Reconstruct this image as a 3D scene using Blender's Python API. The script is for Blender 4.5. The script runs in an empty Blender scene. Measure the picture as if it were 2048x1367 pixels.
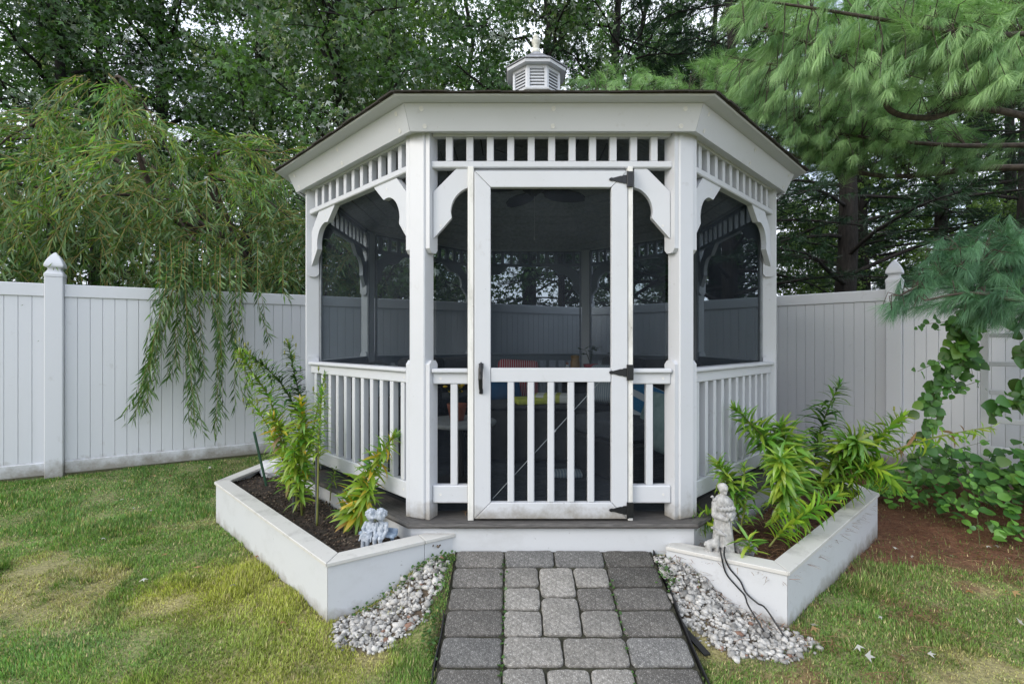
import bpy, bmesh, math, random
import numpy as np
from mathutils import Vector, Matrix

SC = bpy.context.scene
COL = SC.collection
PI = math.pi
R = math.radians
rng = np.random.default_rng(11)
random.seed(5)

# ------------------------------------------------------------------ camera, sky, sun, exposure
CZ = 1.40
FPX = 985.0
cam_d = bpy.data.cameras.new('camera')
cam = bpy.data.objects.new('camera', cam_d)
COL.objects.link(cam)
cam.location = (0, 0, CZ)
cam.rotation_euler = (R(90), 0, 0)
cam_d.sensor_width = 36
cam_d.lens = FPX / 2048 * 36
cam_d.clip_start = 0.05
cam_d.clip_end = 2000
SC.camera = cam

SUN_EL, SUN_AZ = 32, 232          # azimuth clockwise from +Y: the light comes from behind the camera's left shoulder
world = bpy.data.worlds.new('World')
SC.world = world
world.use_nodes = True
wn = world.node_tree
bg = wn.nodes['Background']
sky = wn.nodes.new('ShaderNodeTexSky')
sky.sky_type = 'NISHITA'
sky.sun_disc = False
sky.sun_elevation = R(SUN_EL)
sky.sun_rotation = R(SUN_AZ)
sky.air_density = 1.0
sky.dust_density = 4.0
sky.ozone_density = 1.0
# broken bright cloud over the blue
wtc = wn.nodes.new('ShaderNodeTexCoord'); wns = wn.nodes.new('ShaderNodeTexNoise'); wrp = wn.nodes.new('ShaderNodeValToRGB'); wmx = wn.nodes.new('ShaderNodeMixRGB')
wns.inputs['Scale'].default_value = 3.0; wns.inputs['Detail'].default_value = 6; wns.inputs['Roughness'].default_value = 0.55
wrp.color_ramp.elements[0].position = 0.34; wrp.color_ramp.elements[1].position = 0.50
wmx.inputs[2].default_value = (6.15, 6.55, 7.35, 1)
wn.links.new(wtc.outputs['Generated'], wns.inputs['Vector']); wn.links.new(wns.outputs[0], wrp.inputs[0]); wn.links.new(wrp.outputs[0], wmx.inputs[0])
wn.links.new(sky.outputs[0], wmx.inputs[1]); wn.links.new(wmx.outputs[0], bg.inputs[0])
bg.inputs[1].default_value = 0.15
sun_d = bpy.data.lights.new('sun', 'SUN')
sun_d.energy = 0.9
sun_d.angle = R(24)
sun_d.color = (1.0, 0.95, 0.87)
sun = bpy.data.objects.new('sun', sun_d)
COL.objects.link(sun)
_d = Vector((math.sin(R(SUN_AZ)) * math.cos(R(SUN_EL)), math.cos(R(SUN_AZ)) * math.cos(R(SUN_EL)), math.sin(R(SUN_EL))))
sun.rotation_euler = _d.to_track_quat('Z', 'Y').to_euler()
sun.location = _d * 50
vs = SC.view_settings
vs.view_transform = 'Standard'
vs.look = 'None'
vs.gamma = 1
vs.use_curve_mapping = False
vs.exposure = 0.78
SC.cycles.max_bounces = 8
SC.cycles.transparent_max_bounces = 16
SC.cycles.use_denoising = True

# ------------------------------------------------------------------ helpers
def tag(o, label=None, cat=None, group=None, kind=None):
    if label: o['label'] = label
    if cat: o['category'] = cat
    if group: o['group'] = group
    if kind: o['kind'] = kind
    return o

def empty(name, loc=(0, 0, 0), rz=0, parent=None):
    o = bpy.data.objects.new(name, None)
    o.empty_display_size = 0.1
    COL.objects.link(o)
    if parent: o.parent = parent
    o.location = loc
    o.rotation_euler = (0, 0, rz)
    return o

def link(name, me, parent=None, mat=None):
    o = bpy.data.objects.new(name, me)
    COL.objects.link(o)
    if parent: o.parent = parent
    if mat is not None: o.matrix_basis = mat
    return o

class MB:
    def __init__(s): s.v = []; s.f = []
    def add(s, vs_, fs):
        b = len(s.v); s.v += [tuple(p) for p in vs_]
        s.f += [tuple(i + b for i in f) for f in fs]
        return s
    def box(s, c, size, bev=0.0, M=None):
        c = Vector(c); h = [x / 2 for x in size]; b = min(bev, *[x * 0.45 for x in h])
        V = []; F = []
        if b <= 0:
            idx = {}
            for sx in (-1, 1):
                for sy in (-1, 1):
                    for sz in (-1, 1):
                        idx[sx, sy, sz] = len(V); V.append(Vector((sx * h[0], sy * h[1], sz * h[2])))
            for ax in range(3):
                for sg in (-1, 1):
                    q = [k for k in idx if k[ax] == sg]
                    o1, o2 = [i for i in range(3) if i != ax]
                    q.sort(key=lambda k: math.atan2(k[o2], k[o1]))
                    F.append([idx[k] for k in q])
        else:
            idx = {}
            for sx in (-1, 1):
                for sy in (-1, 1):
                    for sz in (-1, 1):
                        sg = (sx, sy, sz)
                        for ax in range(3):
                            p = [sg[i] * (h[i] if i == ax else h[i] - b) for i in range(3)]
                            idx[sg, ax] = len(V); V.append(Vector(p))
            S = [(a, b_, c_) for a in (-1, 1) for b_ in (-1, 1) for c_ in (-1, 1)]
            for ax in range(3):
                o1, o2 = [i for i in range(3) if i != ax]
                for sg in (-1, 1):
                    q = [k for k in S if k[ax] == sg]
                    q.sort(key=lambda k: math.atan2(k[o2], k[o1]))
                    F.append([idx[k, ax] for k in q])
                for a1 in (-1, 1):
                    for a2 in (-1, 1):
                        lo = [0, 0, 0]; lo[o1] = a1; lo[o2] = a2
                        l2 = lo[:]; lo[ax] = -1; l2[ax] = 1
                        F.append([idx[tuple(lo), o1], idx[tuple(l2), o1], idx[tuple(l2), o2], idx[tuple(lo), o2]])
            for k in S: F.append([idx[k, 0], idx[k, 1], idx[k, 2]])
        G = []
        for f in F:
            n = (V[f[1]] - V[f[0]]).cross(V[f[2]] - V[f[0]])
            m = sum((V[i] for i in f), Vector())
            G.append(f if n.dot(m) > 0 else f[::-1])
        W = [(M @ (v + c)) if M is not None else v + c for v in V]
        return s.add(W, G)
    def prism(s, poly, fn0, fn1):
        n = len(poly)
        V = [fn0(*p) for p in poly] + [fn1(*p) for p in poly]
        F = [tuple(range(n))[::-1], tuple(range(n, 2 * n))]
        F += [(i, (i + 1) % n, n + (i + 1) % n, n + i) for i in range(n)]
        return s.add(V, F)
    def tube(s, pts, rad, n=6, cap=True):
        pts = [Vector(p) for p in pts]
        if not hasattr(rad, '__len__'): rad = [rad] * len(pts)
        rings = []; up = None
        for i, p in enumerate(pts):
            t = (pts[min(i + 1, len(pts) - 1)] - pts[max(i - 1, 0)])
            if t.length < 1e-9: t = Vector((0, 0, 1))
            t.normalize()
            if up is None:
                up = Vector((1, 0, 0)) if abs(t.x) < 0.8 else Vector((0, 1, 0))
            a = up - t * up.dot(t); a.normalize(); up = a; b = t.cross(a)
            rings.append([p + (a * math.cos(2 * PI * k / n) + b * math.sin(2 * PI * k / n)) * rad[i] for k in range(n)])
        V = [v for r in rings for v in r]; F = []
        for i in range(len(pts) - 1):
            for k in range(n):
                F.append((i * n + k, i * n + (k + 1) % n, (i + 1) * n + (k + 1) % n, (i + 1) * n + k))
        if cap:
            F.append(tuple(range(n))[::-1]); F.append(tuple(range(len(V) - n, len(V))))
        return s.add(V, F)
    def lathe(s, prof, n=16, c=(0, 0, 0), rot=0.0, ax=1.0):
        V = []; F = []
        for (r, z) in prof:
            for k in range(n):
                a = 2 * PI * k / n + rot
                V.append((c[0] + r * math.cos(a), c[1] + r * math.sin(a) * ax, c[2] + z))
        for i in range(len(prof) - 1):
            for k in range(n):
                F.append((i * n + k, i * n + (k + 1) % n, (i + 1) * n + (k + 1) % n, (i + 1) * n + k))
        F.append(tuple(range(n))[::-1]); F.append(tuple(range(len(V) - n, len(V))))
        return s.add(V, F)
    def mesh(s, name, mat, smooth=False):
        me = bpy.data.meshes.new(name)
        me.from_pydata([tuple(v) for v in s.v], [], s.f)
        me.materials.append(mat)
        if smooth: me.polygons.foreach_set('use_smooth', [True] * len(me.polygons))
        return me
    def obj(s, name, mat, parent=None, M=None, smooth=False):
        return link(name, s.mesh(name, mat, smooth), parent, M)

def mesh_np(name, V, F, mat, col=None, smooth=False):
    """V (n,3), F (m,k) uniform polygons, col (n,3)"""
    me = bpy.data.meshes.new(name)
    V = np.ascontiguousarray(V, np.float32); F = np.ascontiguousarray(F, np.int32)
    me.vertices.add(len(V)); me.vertices.foreach_set('co', V.ravel())
    m, k = F.shape
    me.loops.add(m * k); me.loops.foreach_set('vertex_index', F.ravel())
    me.polygons.add(m); me.polygons.foreach_set('loop_start', np.arange(0, m * k, k, dtype=np.int32))
    if smooth: me.polygons.foreach_set('use_smooth', np.ones(m, bool))
    if col is not None:
        at = me.color_attributes.new('col', 'FLOAT_COLOR', 'POINT')
        c4 = np.ones((len(V), 4), np.float32); c4[:, :3] = col
        at.data.foreach_set('color', c4.ravel())
    me.materials.append(mat)
    me.update(calc_edges=True)
    return me

def nrm(a): return a / np.maximum(np.linalg.norm(a, axis=-1, keepdims=True), 1e-9)

def frames(fwd, nh):
    """rotation matrices with columns side, forward, normal"""
    f = nrm(fwd); s = nrm(np.cross(f, nh)); n = np.cross(s, f)
    return np.stack([s, f, n], axis=-1)

def scatter(name, tv, tf, pos, Rm, scl, col, mat, smooth=False):
    tv = np.asarray(tv, float); tf = np.asarray(tf)
    N = len(pos); k = len(tv)
    scl = np.asarray(scl, float)
    if scl.ndim == 1: scl = np.repeat(scl[:, None], 3, 1)
    V = np.einsum('nij,nkj->nki', Rm, tv[None] * scl[:, None, :]) + pos[:, None, :]
    F = tf[None] + (np.arange(N) * k)[:, None, None]
    C = None if col is None else np.repeat(col[:, None, :], k, 1).reshape(-1, 3)
    return mesh_np(name, V.reshape(-1, 3), F.reshape(-1, tf.shape[1]), mat, C, smooth)

def rand_dir(n):
    return nrm(rng.normal(size=(n, 3)))

def inpoly(x, y, poly):
    c = np.zeros(np.shape(x), bool); n = len(poly)
    for i in range(n):
        x0, y0 = poly[i][:2]; x1, y1 = poly[(i + 1) % n][:2]
        t = ((y0 > y) != (y1 > y)) & (x < (x1 - x0) * (y - y0) / (y1 - y0 + 1e-12) + x0)
        c ^= t
    return c

_lat = rng.random((64, 64))
def vnoise(x, y, s=1.0, o=0):
    x = np.asarray(x, float) * s + 17.3 + o * 7.7; y = np.asarray(y, float) * s + 31.1 + o * 3.3
    xi = np.floor(x).astype(int); yi = np.floor(y).astype(int); fx = x - xi; fy = y - yi
    fx = fx * fx * (3 - 2 * fx); fy = fy * fy * (3 - 2 * fy)
    g = lambda a, b: _lat[a % 64, b % 64]
    return (g(xi, yi) * (1 - fx) + g(xi + 1, yi) * fx) * (1 - fy) + (g(xi, yi + 1) * (1 - fx) + g(xi + 1, yi + 1) * fx) * fy
def sstep(a, b, x):
    t = np.clip((np.asarray(x, float) - a) / (b - a), 0, 1); return t * t * (3 - 2 * t)

def P(x, y, Y):
    """a point of the place that stands Y metres in front of the camera and is seen at (x, y)"""
    return Vector(((x - 1024) / FPX * Y, Y, CZ + (683 - y) / FPX * Y))

# ------------------------------------------------------------------ materials
def mat_new(name):
    m = bpy.data.materials.new(name); m.use_nodes = True
    nt = m.node_tree; b = nt.nodes['Principled BSDF']
    return m, nt, b

def noise_col(nt, b, c0, c1, scale, detail=6, rough=0.6, lo=0.35, hi=0.65, coord='Object', stretch=None):
    tc = nt.nodes.new('ShaderNodeTexCoord'); n = nt.nodes.new('ShaderNodeTexNoise'); r = nt.nodes.new('ShaderNodeValToRGB')
    n.inputs['Scale'].default_value = scale; n.inputs['Detail'].default_value = detail; n.inputs['Roughness'].default_value = rough
    src = tc.outputs[coord]
    if stretch:
        mp = nt.nodes.new('ShaderNodeMapping'); mp.inputs['Scale'].default_value = stretch
        nt.links.new(src, mp.inputs[0]); src = mp.outputs[0]
    nt.links.new(src, n.inputs['Vector'])
    r.color_ramp.elements[0].position = lo; r.color_ramp.elements[1].position = hi
    r.color_ramp.elements[0].color = (*c0, 1); r.color_ramp.elements[1].color = (*c1, 1)
    nt.links.new(n.outputs[0], r.inputs[0])
    if b is not None: nt.links.new(r.outputs[0], b.inputs['Base Color'])
    return n, r

def bump(nt, b, src, strength, dist=0.01):
    bp = nt.nodes.new('ShaderNodeBump'); bp.inputs['Strength'].default_value = strength; bp.inputs['Distance'].default_value = dist
    nt.links.new(src, bp.inputs['Height']); nt.links.new(bp.outputs[0], b.inputs['Normal'])

def mat_noise(name, c0, c1, scale, rough=0.6, bs=0.0, bd=0.01, **k):
    m, nt, b = mat_new(name)
    n, r = noise_col(nt, b, c0, c1, scale, **k)
    b.inputs['Roughness'].default_value = rough
    if bs: bump(nt, b, n.outputs[0], bs, bd)
    return m

def mat_white(name, base=(0.545, 0.565, 0.60), dirt=(0.36, 0.38, 0.34), amount=0.3, streak=(1, 1, 1), rough=0.38, sc=3.0, specks=0.0, splash=None):
    m, nt, b = mat_new(name)
    n, r = noise_col(nt, None, base, tuple(base[i] * (1 - amount) + dirt[i] * amount for i in range(3)), sc, detail=10, rough=0.7, lo=0.50, hi=0.80, stretch=streak)
    out = r.outputs[0]
    if specks:
        n2, r2 = noise_col(nt, None, (0, 0, 0), (1, 1, 1), 55, detail=3, lo=0.70, hi=0.74, stretch=(1, 1, 1))
        mx = nt.nodes.new('ShaderNodeMixRGB'); mx.inputs[2].default_value = (0.12, 0.11, 0.10, 1)
        ml = nt.nodes.new('ShaderNodeMath'); ml.operation = 'MULTIPLY'; ml.inputs[1].default_value = specks
        nt.links.new(r2.outputs[0], ml.inputs[0]); nt.links.new(ml.outputs[0], mx.inputs[0]); nt.links.new(out, mx.inputs[1]); out = mx.outputs[0]
    if splash:      # soil splash and algae that have dried on near the ground
        ge = nt.nodes.new('ShaderNodeNewGeometry'); sx = nt.nodes.new('ShaderNodeSeparateXYZ'); nt.links.new(ge.outputs['Position'], sx.inputs[0])
        n4 = nt.nodes.new('ShaderNodeTexNoise'); n4.inputs['Scale'].default_value = 9; n4.inputs['Detail'].default_value = 8; n4.inputs['Roughness'].default_value = .7; nt.links.new(ge.outputs['Position'], n4.inputs['Vector'])
        mr = nt.nodes.new('ShaderNodeMapRange'); mr.inputs[1].default_value = splash[0]; mr.inputs[2].default_value = splash[1]; mr.inputs[3].default_value = .62; mr.inputs[4].default_value = 0.0; nt.links.new(sx.outputs['Z'], mr.inputs[0])
        ad = nt.nodes.new('ShaderNodeMath'); ad.operation = 'ADD'; nt.links.new(mr.outputs[0], ad.inputs[0]); nt.links.new(n4.outputs[0], ad.inputs[1])
        r4 = nt.nodes.new('ShaderNodeValToRGB'); r4.color_ramp.elements[0].position = .62; r4.color_ramp.elements[1].position = 1.05; r4.color_ramp.elements[1].color = (.75, .75, .75, 1); nt.links.new(ad.outputs[0], r4.inputs[0])
        m4 = nt.nodes.new('ShaderNodeMixRGB'); m4.inputs[2].default_value = (.17, .145, .10, 1); nt.links.new(r4.outputs[0], m4.inputs[0]); nt.links.new(out, m4.inputs[1]); out = m4.outputs[0]
    nt.links.new(out, b.inputs['Base Color'])
    b.inputs['Roughness'].default_value = rough
    n3, _ = noise_col(nt, None, (0, 0, 0), (1, 1, 1), 40, stretch=(1, 1, 1))
    bump(nt, b, n3.outputs[0], 0.04, 0.004)
    return m

def mat_plain(name, c, rough=0.5, metal=0.0):
    m, nt, b = mat_new(name)
    n, r = noise_col(nt, b, tuple(x * 0.85 for x in c), tuple(min(1, x * 1.12) for x in c), 25)
    b.inputs['Roughness'].default_value = rough; b.inputs['Metallic'].default_value = metal
    return m

def mat_leaf(name, trans=0.3, back=None, col=None, gloss=0.05, grough=0.35, var=0.0, tint=(1.0, 1.15, 0.45)):
    m = bpy.data.materials.new(name); m.use_nodes = True; nt = m.node_tree; nt.nodes.clear()
    out = nt.nodes.new('ShaderNodeOutputMaterial')
    if col is None:
        a = nt.nodes.new('ShaderNodeAttribute'); a.attribute_name = 'col'; c = a.outputs['Color']
    else:
        a = nt.nodes.new('ShaderNodeRGB'); a.outputs[0].default_value = (*col, 1); c = a.outputs[0]
    if var:
        oi = nt.nodes.new('ShaderNodeObjectInfo'); hs = nt.nodes.new('ShaderNodeHueSaturation')
        mr = nt.nodes.new('ShaderNodeMapRange'); mr.inputs[3].default_value = 1 - var; mr.inputs[4].default_value = 1 + var
        nt.links.new(oi.outputs['Random'], mr.inputs[0]); nt.links.new(mr.outputs[0], hs.inputs['Value'])
        mr2 = nt.nodes.new('ShaderNodeMapRange'); mr2.inputs[3].default_value = 0.47; mr2.inputs[4].default_value = 0.515
        ml = nt.nodes.new('ShaderNodeMath'); ml.operation = 'MULTIPLY'; ml.inputs[1].default_value = 17.13
        fr = nt.nodes.new('ShaderNodeMath'); fr.operation = 'FRACT'
        nt.links.new(oi.outputs['Random'], ml.inputs[0]); nt.links.new(ml.outputs[0], fr.inputs[0]); nt.links.new(fr.outputs[0], mr2.inputs[0]); nt.links.new(mr2.outputs[0], hs.inputs['Hue'])
        nt.links.new(c, hs.inputs['Color']); c = hs.outputs[0]
    d = nt.nodes.new('ShaderNodeBsdfDiffuse'); t = nt.nodes.new('ShaderNodeBsdfTranslucent'); g = nt.nodes.new('ShaderNodeBsdfGlossy')
    g.inputs['Roughness'].default_value = grough; g.inputs['Color'].default_value = (0.9, 0.95, 1, 1)
    tm = nt.nodes.new('ShaderNodeMixRGB'); tm.blend_type = 'MULTIPLY'; tm.inputs[0].default_value = 1; tm.inputs[2].default_value = (tint[0] * 1.4, tint[1] * 1.4, tint[2] * 1.4, 1)
    nt.links.new(c, tm.inputs[1]); nt.links.new(tm.outputs[0], t.inputs[0])
    if back is not None:
        ge = nt.nodes.new('ShaderNodeNewGeometry'); mx = nt.nodes.new('ShaderNodeMixRGB'); mx.inputs[2].default_value = (*back, 1)
        nt.links.new(ge.outputs['Backfacing'], mx.inputs[0]); nt.links.new(c, mx.inputs[1]); nt.links.new(mx.outputs[0], d.inputs[0])
    else: nt.links.new(c, d.inputs[0])
    m1 = nt.nodes.new('ShaderNodeMixShader'); m1.inputs[0].default_value = trans
    m2 = nt.nodes.new('ShaderNodeMixShader'); m2.inputs[0].default_value = gloss
    nt.links.new(d.outputs[0], m1.inputs[1]); nt.links.new(t.outputs[0], m1.inputs[2])
    nt.links.new(m1.outputs[0], m2.inputs[1]); nt.links.new(g.outputs[0], m2.inputs[2]); nt.links.new(m2.outputs[0], out.inputs[0])
    return m

def mat_attr(name, rough=0.9, bs=0.0, scale=60, dark=0.75, light=1.2):
    m, nt, b = mat_new(name)
    a = nt.nodes.new('ShaderNodeAttribute'); a.attribute_name = 'col'
    n, r = noise_col(nt, None, (dark,) * 3, (light,) * 3, scale)
    mx = nt.nodes.new('ShaderNodeMixRGB'); mx.blend_type = 'MULTIPLY'; mx.inputs[0].default_value = 1
    nt.links.new(a.outputs['Color'], mx.inputs[1]); nt.links.new(r.outputs[0], mx.inputs[2]); nt.links.new(mx.outputs[0], b.inputs['Base Color'])
    b.inputs['Roughness'].default_value = rough
    if bs: bump(nt, b, n.outputs[0], bs)
    return m

M = {}
M['vinyl'] = mat_white('white_vinyl', amount=0.20, sc=1.7, specks=0.3, splash=(.36, .50))
M['fence'] = mat_white('fence_vinyl', base=(0.605, 0.625, 0.665), amount=0.16, sc=1.0, streak=(2, 2, 0.4), rough=0.42, splash=(.14, .36))
M['worn'] = mat_white('worn_white_board', base=(0.535, 0.555, 0.58), dirt=(0.22, 0.21, 0.19), amount=0.32, sc=2.2, streak=(1, 1, 1.8), rough=0.6, specks=0.4, splash=(-.04, .11))
M['cap'] = mat_white('weathered_cap', base=(0.54, 0.535, 0.51), dirt=(0.13, 0.125, 0.11), amount=0.75, sc=5, rough=0.6, specks=0.5)
M['jamb'] = mat_white('jamb_white', base=(0.70, 0.70, 0.68), dirt=(0.25, 0.24, 0.2), amount=0.75, sc=4, streak=(3, 3, 0.8), rough=0.5, specks=0.5)
M['deck'] = mat_noise('grey_composite_deck', (0.055, 0.052, 0.05), (0.11, 0.105, 0.10), 14, rough=0.7, bs=0.2, stretch=(1, 8, 8))
M['carpet'] = mat_noise('dark_carpet', (0.025, 0.03, 0.035), (0.05, 0.055, 0.06), 30, rough=0.95)
M['black'] = mat_plain('black_iron', (0.006, 0.007, 0.009), 0.4)
M['alu'] = mat_plain('aluminium_frame', (0.20, 0.22, 0.24), 0.45, 0.0)
M['steel'] = mat_plain('bright_cable', (0.7, 0.7, 0.7), 0.35, 0.4)
M['shingle'] = mat_noise('dark_shingle', (0.025, 0.022, 0.02), (0.07, 0.062, 0.055), 40, rough=0.9, bs=0.4)
M['pale_shingle'] = mat_noise('grey_shingle', (0.16, 0.17, 0.19), (0.34, 0.35, 0.38), 60, rough=0.9, bs=0.3)
M['ceiling'] = mat_plain('ceiling_white', (0.45, 0.46, 0.46), 0.7)
M['finial'] = mat_noise('lichened_finial', (0.42, 0.42, 0.36), (0.66, 0.66, 0.60), 30, rough=0.8)
M['plug'] = mat_plain('screw_plug', (0.66, 0.66, 0.65), 0.5)

def mat_screen():
    m = bpy.data.materials.new('insect_screen'); m.use_nodes = True; nt = m.node_tree; nt.nodes.clear()
    out = nt.nodes.new('ShaderNodeOutputMaterial'); t = nt.nodes.new('ShaderNodeBsdfTransparent'); d = nt.nodes.new('ShaderNodeBsdfDiffuse')
    n, r = noise_col(nt, None, (0.016, 0.020, 0.026), (0.034, 0.040, 0.050), 4, detail=8)
    nt.links.new(r.outputs[0], d.inputs[0])
    mx = nt.nodes.new('ShaderNodeMixShader'); mx.inputs[0].default_value = 0.43
    t.inputs[0].default_value = (0.92, 0.975, 1.0, 1)
    nt.links.new(t.outputs[0], mx.inputs[1]); nt.links.new(d.outputs[0], mx.inputs[2]); nt.links.new(mx.outputs[0], out.inputs[0])
    return m
M['screen'] = mat_screen()

# ------------------------------------------------------------------ ground shape
_ctrl = np.array([
    (-0.33, 2.79, .205), (0.8, 2.79, .20), (0.23, 3.2, .2), (0.23, 5.0, .19), (-0.31, 2.0, .0), (0.78, 2.0, .0), (0.2, 1.5, -.02),
    (-.905, 2.416, .027), (-2.29, 3.81, .008), (-1.6, 3.1, .015), (-2.2, 4.6, .03), (1.338, 2.392, .004), (2.687, 3.62, -.04), (2.0, 3.0, -.02), (2.65, 4.5, .0),
    (-4.59, 4.30, .145), (-4.2, 4.5, .145), (-2.46, 5.6, .155), (-3.4, 5.05, .15), (1.2, 7.7, .15), (2.5, 6.3, .12), (3.9, 4.95, .075), (5.2, 3.7, .06),
    (-3.2, 3.2, .02), (-2.2, 2.3, .0), (-1.3, 1.8, .0), (-3.4, 2.2, .02), (-4.5, 3.2, .06), (1.6, 1.8, .0), (2.6, 2.2, -.01), (3.6, 3.0, .0), (3.3, 4.0, .02), (0, 0, 0), (-6, 12, .15), (8, 12, .12), (-3, -4, 0), (3, -4, 0)])
def gz(x, y):
    x = np.asarray(x, float); y = np.asarray(y, float)
    d2 = (x[..., None] - _ctrl[:, 0]) ** 2 + (y[..., None] - _ctrl[:, 1]) ** 2 + 0.02
    w = d2 ** -1.6
    z = (w * _ctrl[:, 2]).sum(-1) / w.sum(-1)
    return z
def gz1(x, y): return float(gz(np.array([x]), np.array([y]))[0])
# ------------------------------------------------------------------ outlines shared by ground, planters and lawn
GX, GY = 0.23, 4.725
AP = 1.835
T8 = math.tan(PI / 8)
def octagon(o):
    r = (AP + o) / math.cos(PI / 8)
    return [(GX + r * math.cos(PI / 8 + k * PI / 4), GY + r * math.sin(PI / 8 + k * PI / 4)) for k in range(8)]
LP = [(-.322, 2.80), (-.905, 2.416), (-2.29, 3.81), (-2.22, 4.45), (-2.22, 5.0)]          # left planter, outer edge
RP = [(.862, 2.755), (1.338, 2.392), (2.687, 3.62), (2.68, 4.3), (2.68, 5.0)]            # right planter
LPOLY = LP + [(-1.5, 5.0), (-1.5, 3.8), (-.4, 2.95)]
RPOLY = RP + [(1.9, 5.0), (1.9, 3.8), (.9, 2.95)]
LG_IN = [(-.345, 2.76), (-.86, 2.42), (-.82, 2.24), (-.62, 2.16), (-.44, 2.33), (-.37, 2.5)]
RG_IN = [(.79, 2.76), (.90, 2.72), (1.33, 2.37), (1.42, 2.28), (1.2, 2.13), (0.98, 2.16), (.80, 2.37)]
PATH = [(-.33, 2.80), (-.33, 1.0), (.80, 1.0), (.80, 2.80)]

def lawn_mix(x, y):
    """colour of the living turf and how bare it is, by place"""
    n1 = vnoise(x, y, 1.4); n2 = vnoise(x, y, 3.4, 1); n3 = vnoise(x, y, 9, 2); n4 = vnoise(x, y, 0.7, 5)
    g = np.array([.085, .150, .036]); ol = np.array([.205, .215, .050]); st = np.array([.30, .255, .125]); dk = np.array([.05, .105, .028])
    left = sstep(0.2, -0.4, x)
    olive = left * np.exp(-(((x + 1.25) / .65) ** 2 + ((y - 2.55) / .75) ** 2)) * 1.5 + 0.25 * n1
    olive = np.clip(olive, 0, 1)
    dry = np.clip(sstep(.52, .74, n2 * .6 + n1 * .4) + 1.0 * np.exp(-(((x + 2.75) / .45) ** 2 + ((y - 3.0) / .22) ** 2)) + .7 * np.exp(-(((x + 2.3) / .4) ** 2 + ((y - 3.7) / .3) ** 2)) + .8 * np.exp(-(((x + 1.85) / .25) ** 2 + ((y - 2.55) / .2) ** 2)), 0, 1)
    green = np.exp(-(((x + 1.9) / .75) ** 2 + ((y - 2.18) / .28) ** 2)) * 1.2 + .9 * np.exp(-(((x + 3.2) / 1.1) ** 2 + ((y - 4.2) / .9) ** 2))
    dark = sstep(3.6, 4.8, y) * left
    right = sstep(.6, 1.2, x)
    needles = right * np.clip(sstep(2.75, 3.5, y + .25 * (n2 - .5) + .18 * (x - 2)) + .55 * sstep(.6, .8, n3), 0, 1)
    rag = vnoise(x, y, 14, 7) * .55 + vnoise(x, y, 5.5, 8) * .45
    dry = sstep(.38, .85, dry * (.35 + 1.0 * rag)); olive = sstep(.22, .62, olive * (.45 + .85 * rag)) * .9 + .1 * olive
    dry = np.clip(dry * (1 - np.clip(green, 0, 1)) + right * .30 * n2, 0, 1)
    w = lambda a: a[..., None]
    c = g * (1 - w(olive)) + ol * w(olive)
    c = c * (1 - w(dry) * .6) + st * w(dry) * .6
    gg = np.clip(green, 0, 1) * .85
    c = c * (1 - w(gg)) + np.array([.100, .180, .058]) * w(gg)
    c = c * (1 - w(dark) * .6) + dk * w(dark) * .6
    c = c * w(.72 + .56 * rag) * 1.7
    return c, dry, needles

# ------------------------------------------------------------------ ground
xs = np.concatenate([[-400, -120, -50, -25, -14, -9], np.arange(-6.6, 6.61, .055), [9, 14, 25, 50, 120, 400]])
ys = np.concatenate([[-300, -60, -15, -5, -1], np.arange(.5, 8.6, .055), [10, 13, 20, 35, 80, 200, 600]])
gxx, gyy = np.meshgrid(xs, ys)
zz = gz(gxx.ravel(), gyy.ravel()).reshape(gxx.shape) + .012 * (vnoise(gxx, gyy, 6) - .5)
zz[inpoly(gxx, gyy, [(-.30, 2.9), (-.30, .7), (.77, .7), (.77, 2.9)])] -= .16
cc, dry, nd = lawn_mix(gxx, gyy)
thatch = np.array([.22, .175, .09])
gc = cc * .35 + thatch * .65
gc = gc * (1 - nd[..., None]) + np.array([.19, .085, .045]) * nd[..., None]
behind = sstep(0, .4, np.where(gxx < 1.22, (gyy - (4.45 + (gxx + 4.59) * .587)), gyy - (7.82 - (gxx - 1.22) * 1.045)))
gc = gc * (1 - behind[..., None]) + np.array([.05, .045, .02]) * behind[..., None]
bed = inpoly(gxx, gyy, LG_IN) | inpoly(gxx, gyy, RG_IN) | inpoly(gxx, gyy, [(-.36, 2.85), (-.36, 1), (-.30, 1), (-.30, 2.85)])
gc[bed] = (.10, .075, .05)
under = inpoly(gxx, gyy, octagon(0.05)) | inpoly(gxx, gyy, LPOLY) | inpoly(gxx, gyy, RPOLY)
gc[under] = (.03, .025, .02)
ny, nx = gxx.shape
iy, ix = np.meshgrid(np.arange(ny - 1), np.arange(nx - 1), indexing='ij')
a_ = iy * nx + ix
Fg = np.stack([a_, a_ + 1, a_ + nx + 1, a_ + nx], -1).reshape(-1, 4)
M['ground'] = mat_attr('turf_soil', .95, .6, 70, .55, 1.35)
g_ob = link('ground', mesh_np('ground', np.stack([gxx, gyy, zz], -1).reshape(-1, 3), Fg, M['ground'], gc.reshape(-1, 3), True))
tag(g_ob, 'uneven lawn ground of thatch and soil round the gazebo', kind='structure')

# ------------------------------------------------------------------ gazebo
gaz = empty('gazebo', (GX, GY, 0))
tag(gaz, 'white octagonal screened gazebo with dark roof and louvred cupola', 'gazebo')
def bayM(k): return Matrix.Rotation(k * PI / 4, 4, 'Z')
def bay_loft(prof, name, mat, gap=0.0006):
    mb = MB()
    mb.prism(prof, lambda o, z: (-((AP + o) * T8 - gap), -(AP + o), z), lambda o, z: ((AP + o) * T8 - gap, -(AP + o), z))
    return mb.mesh(name, mat)
V_ = M['vinyl']
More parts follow.
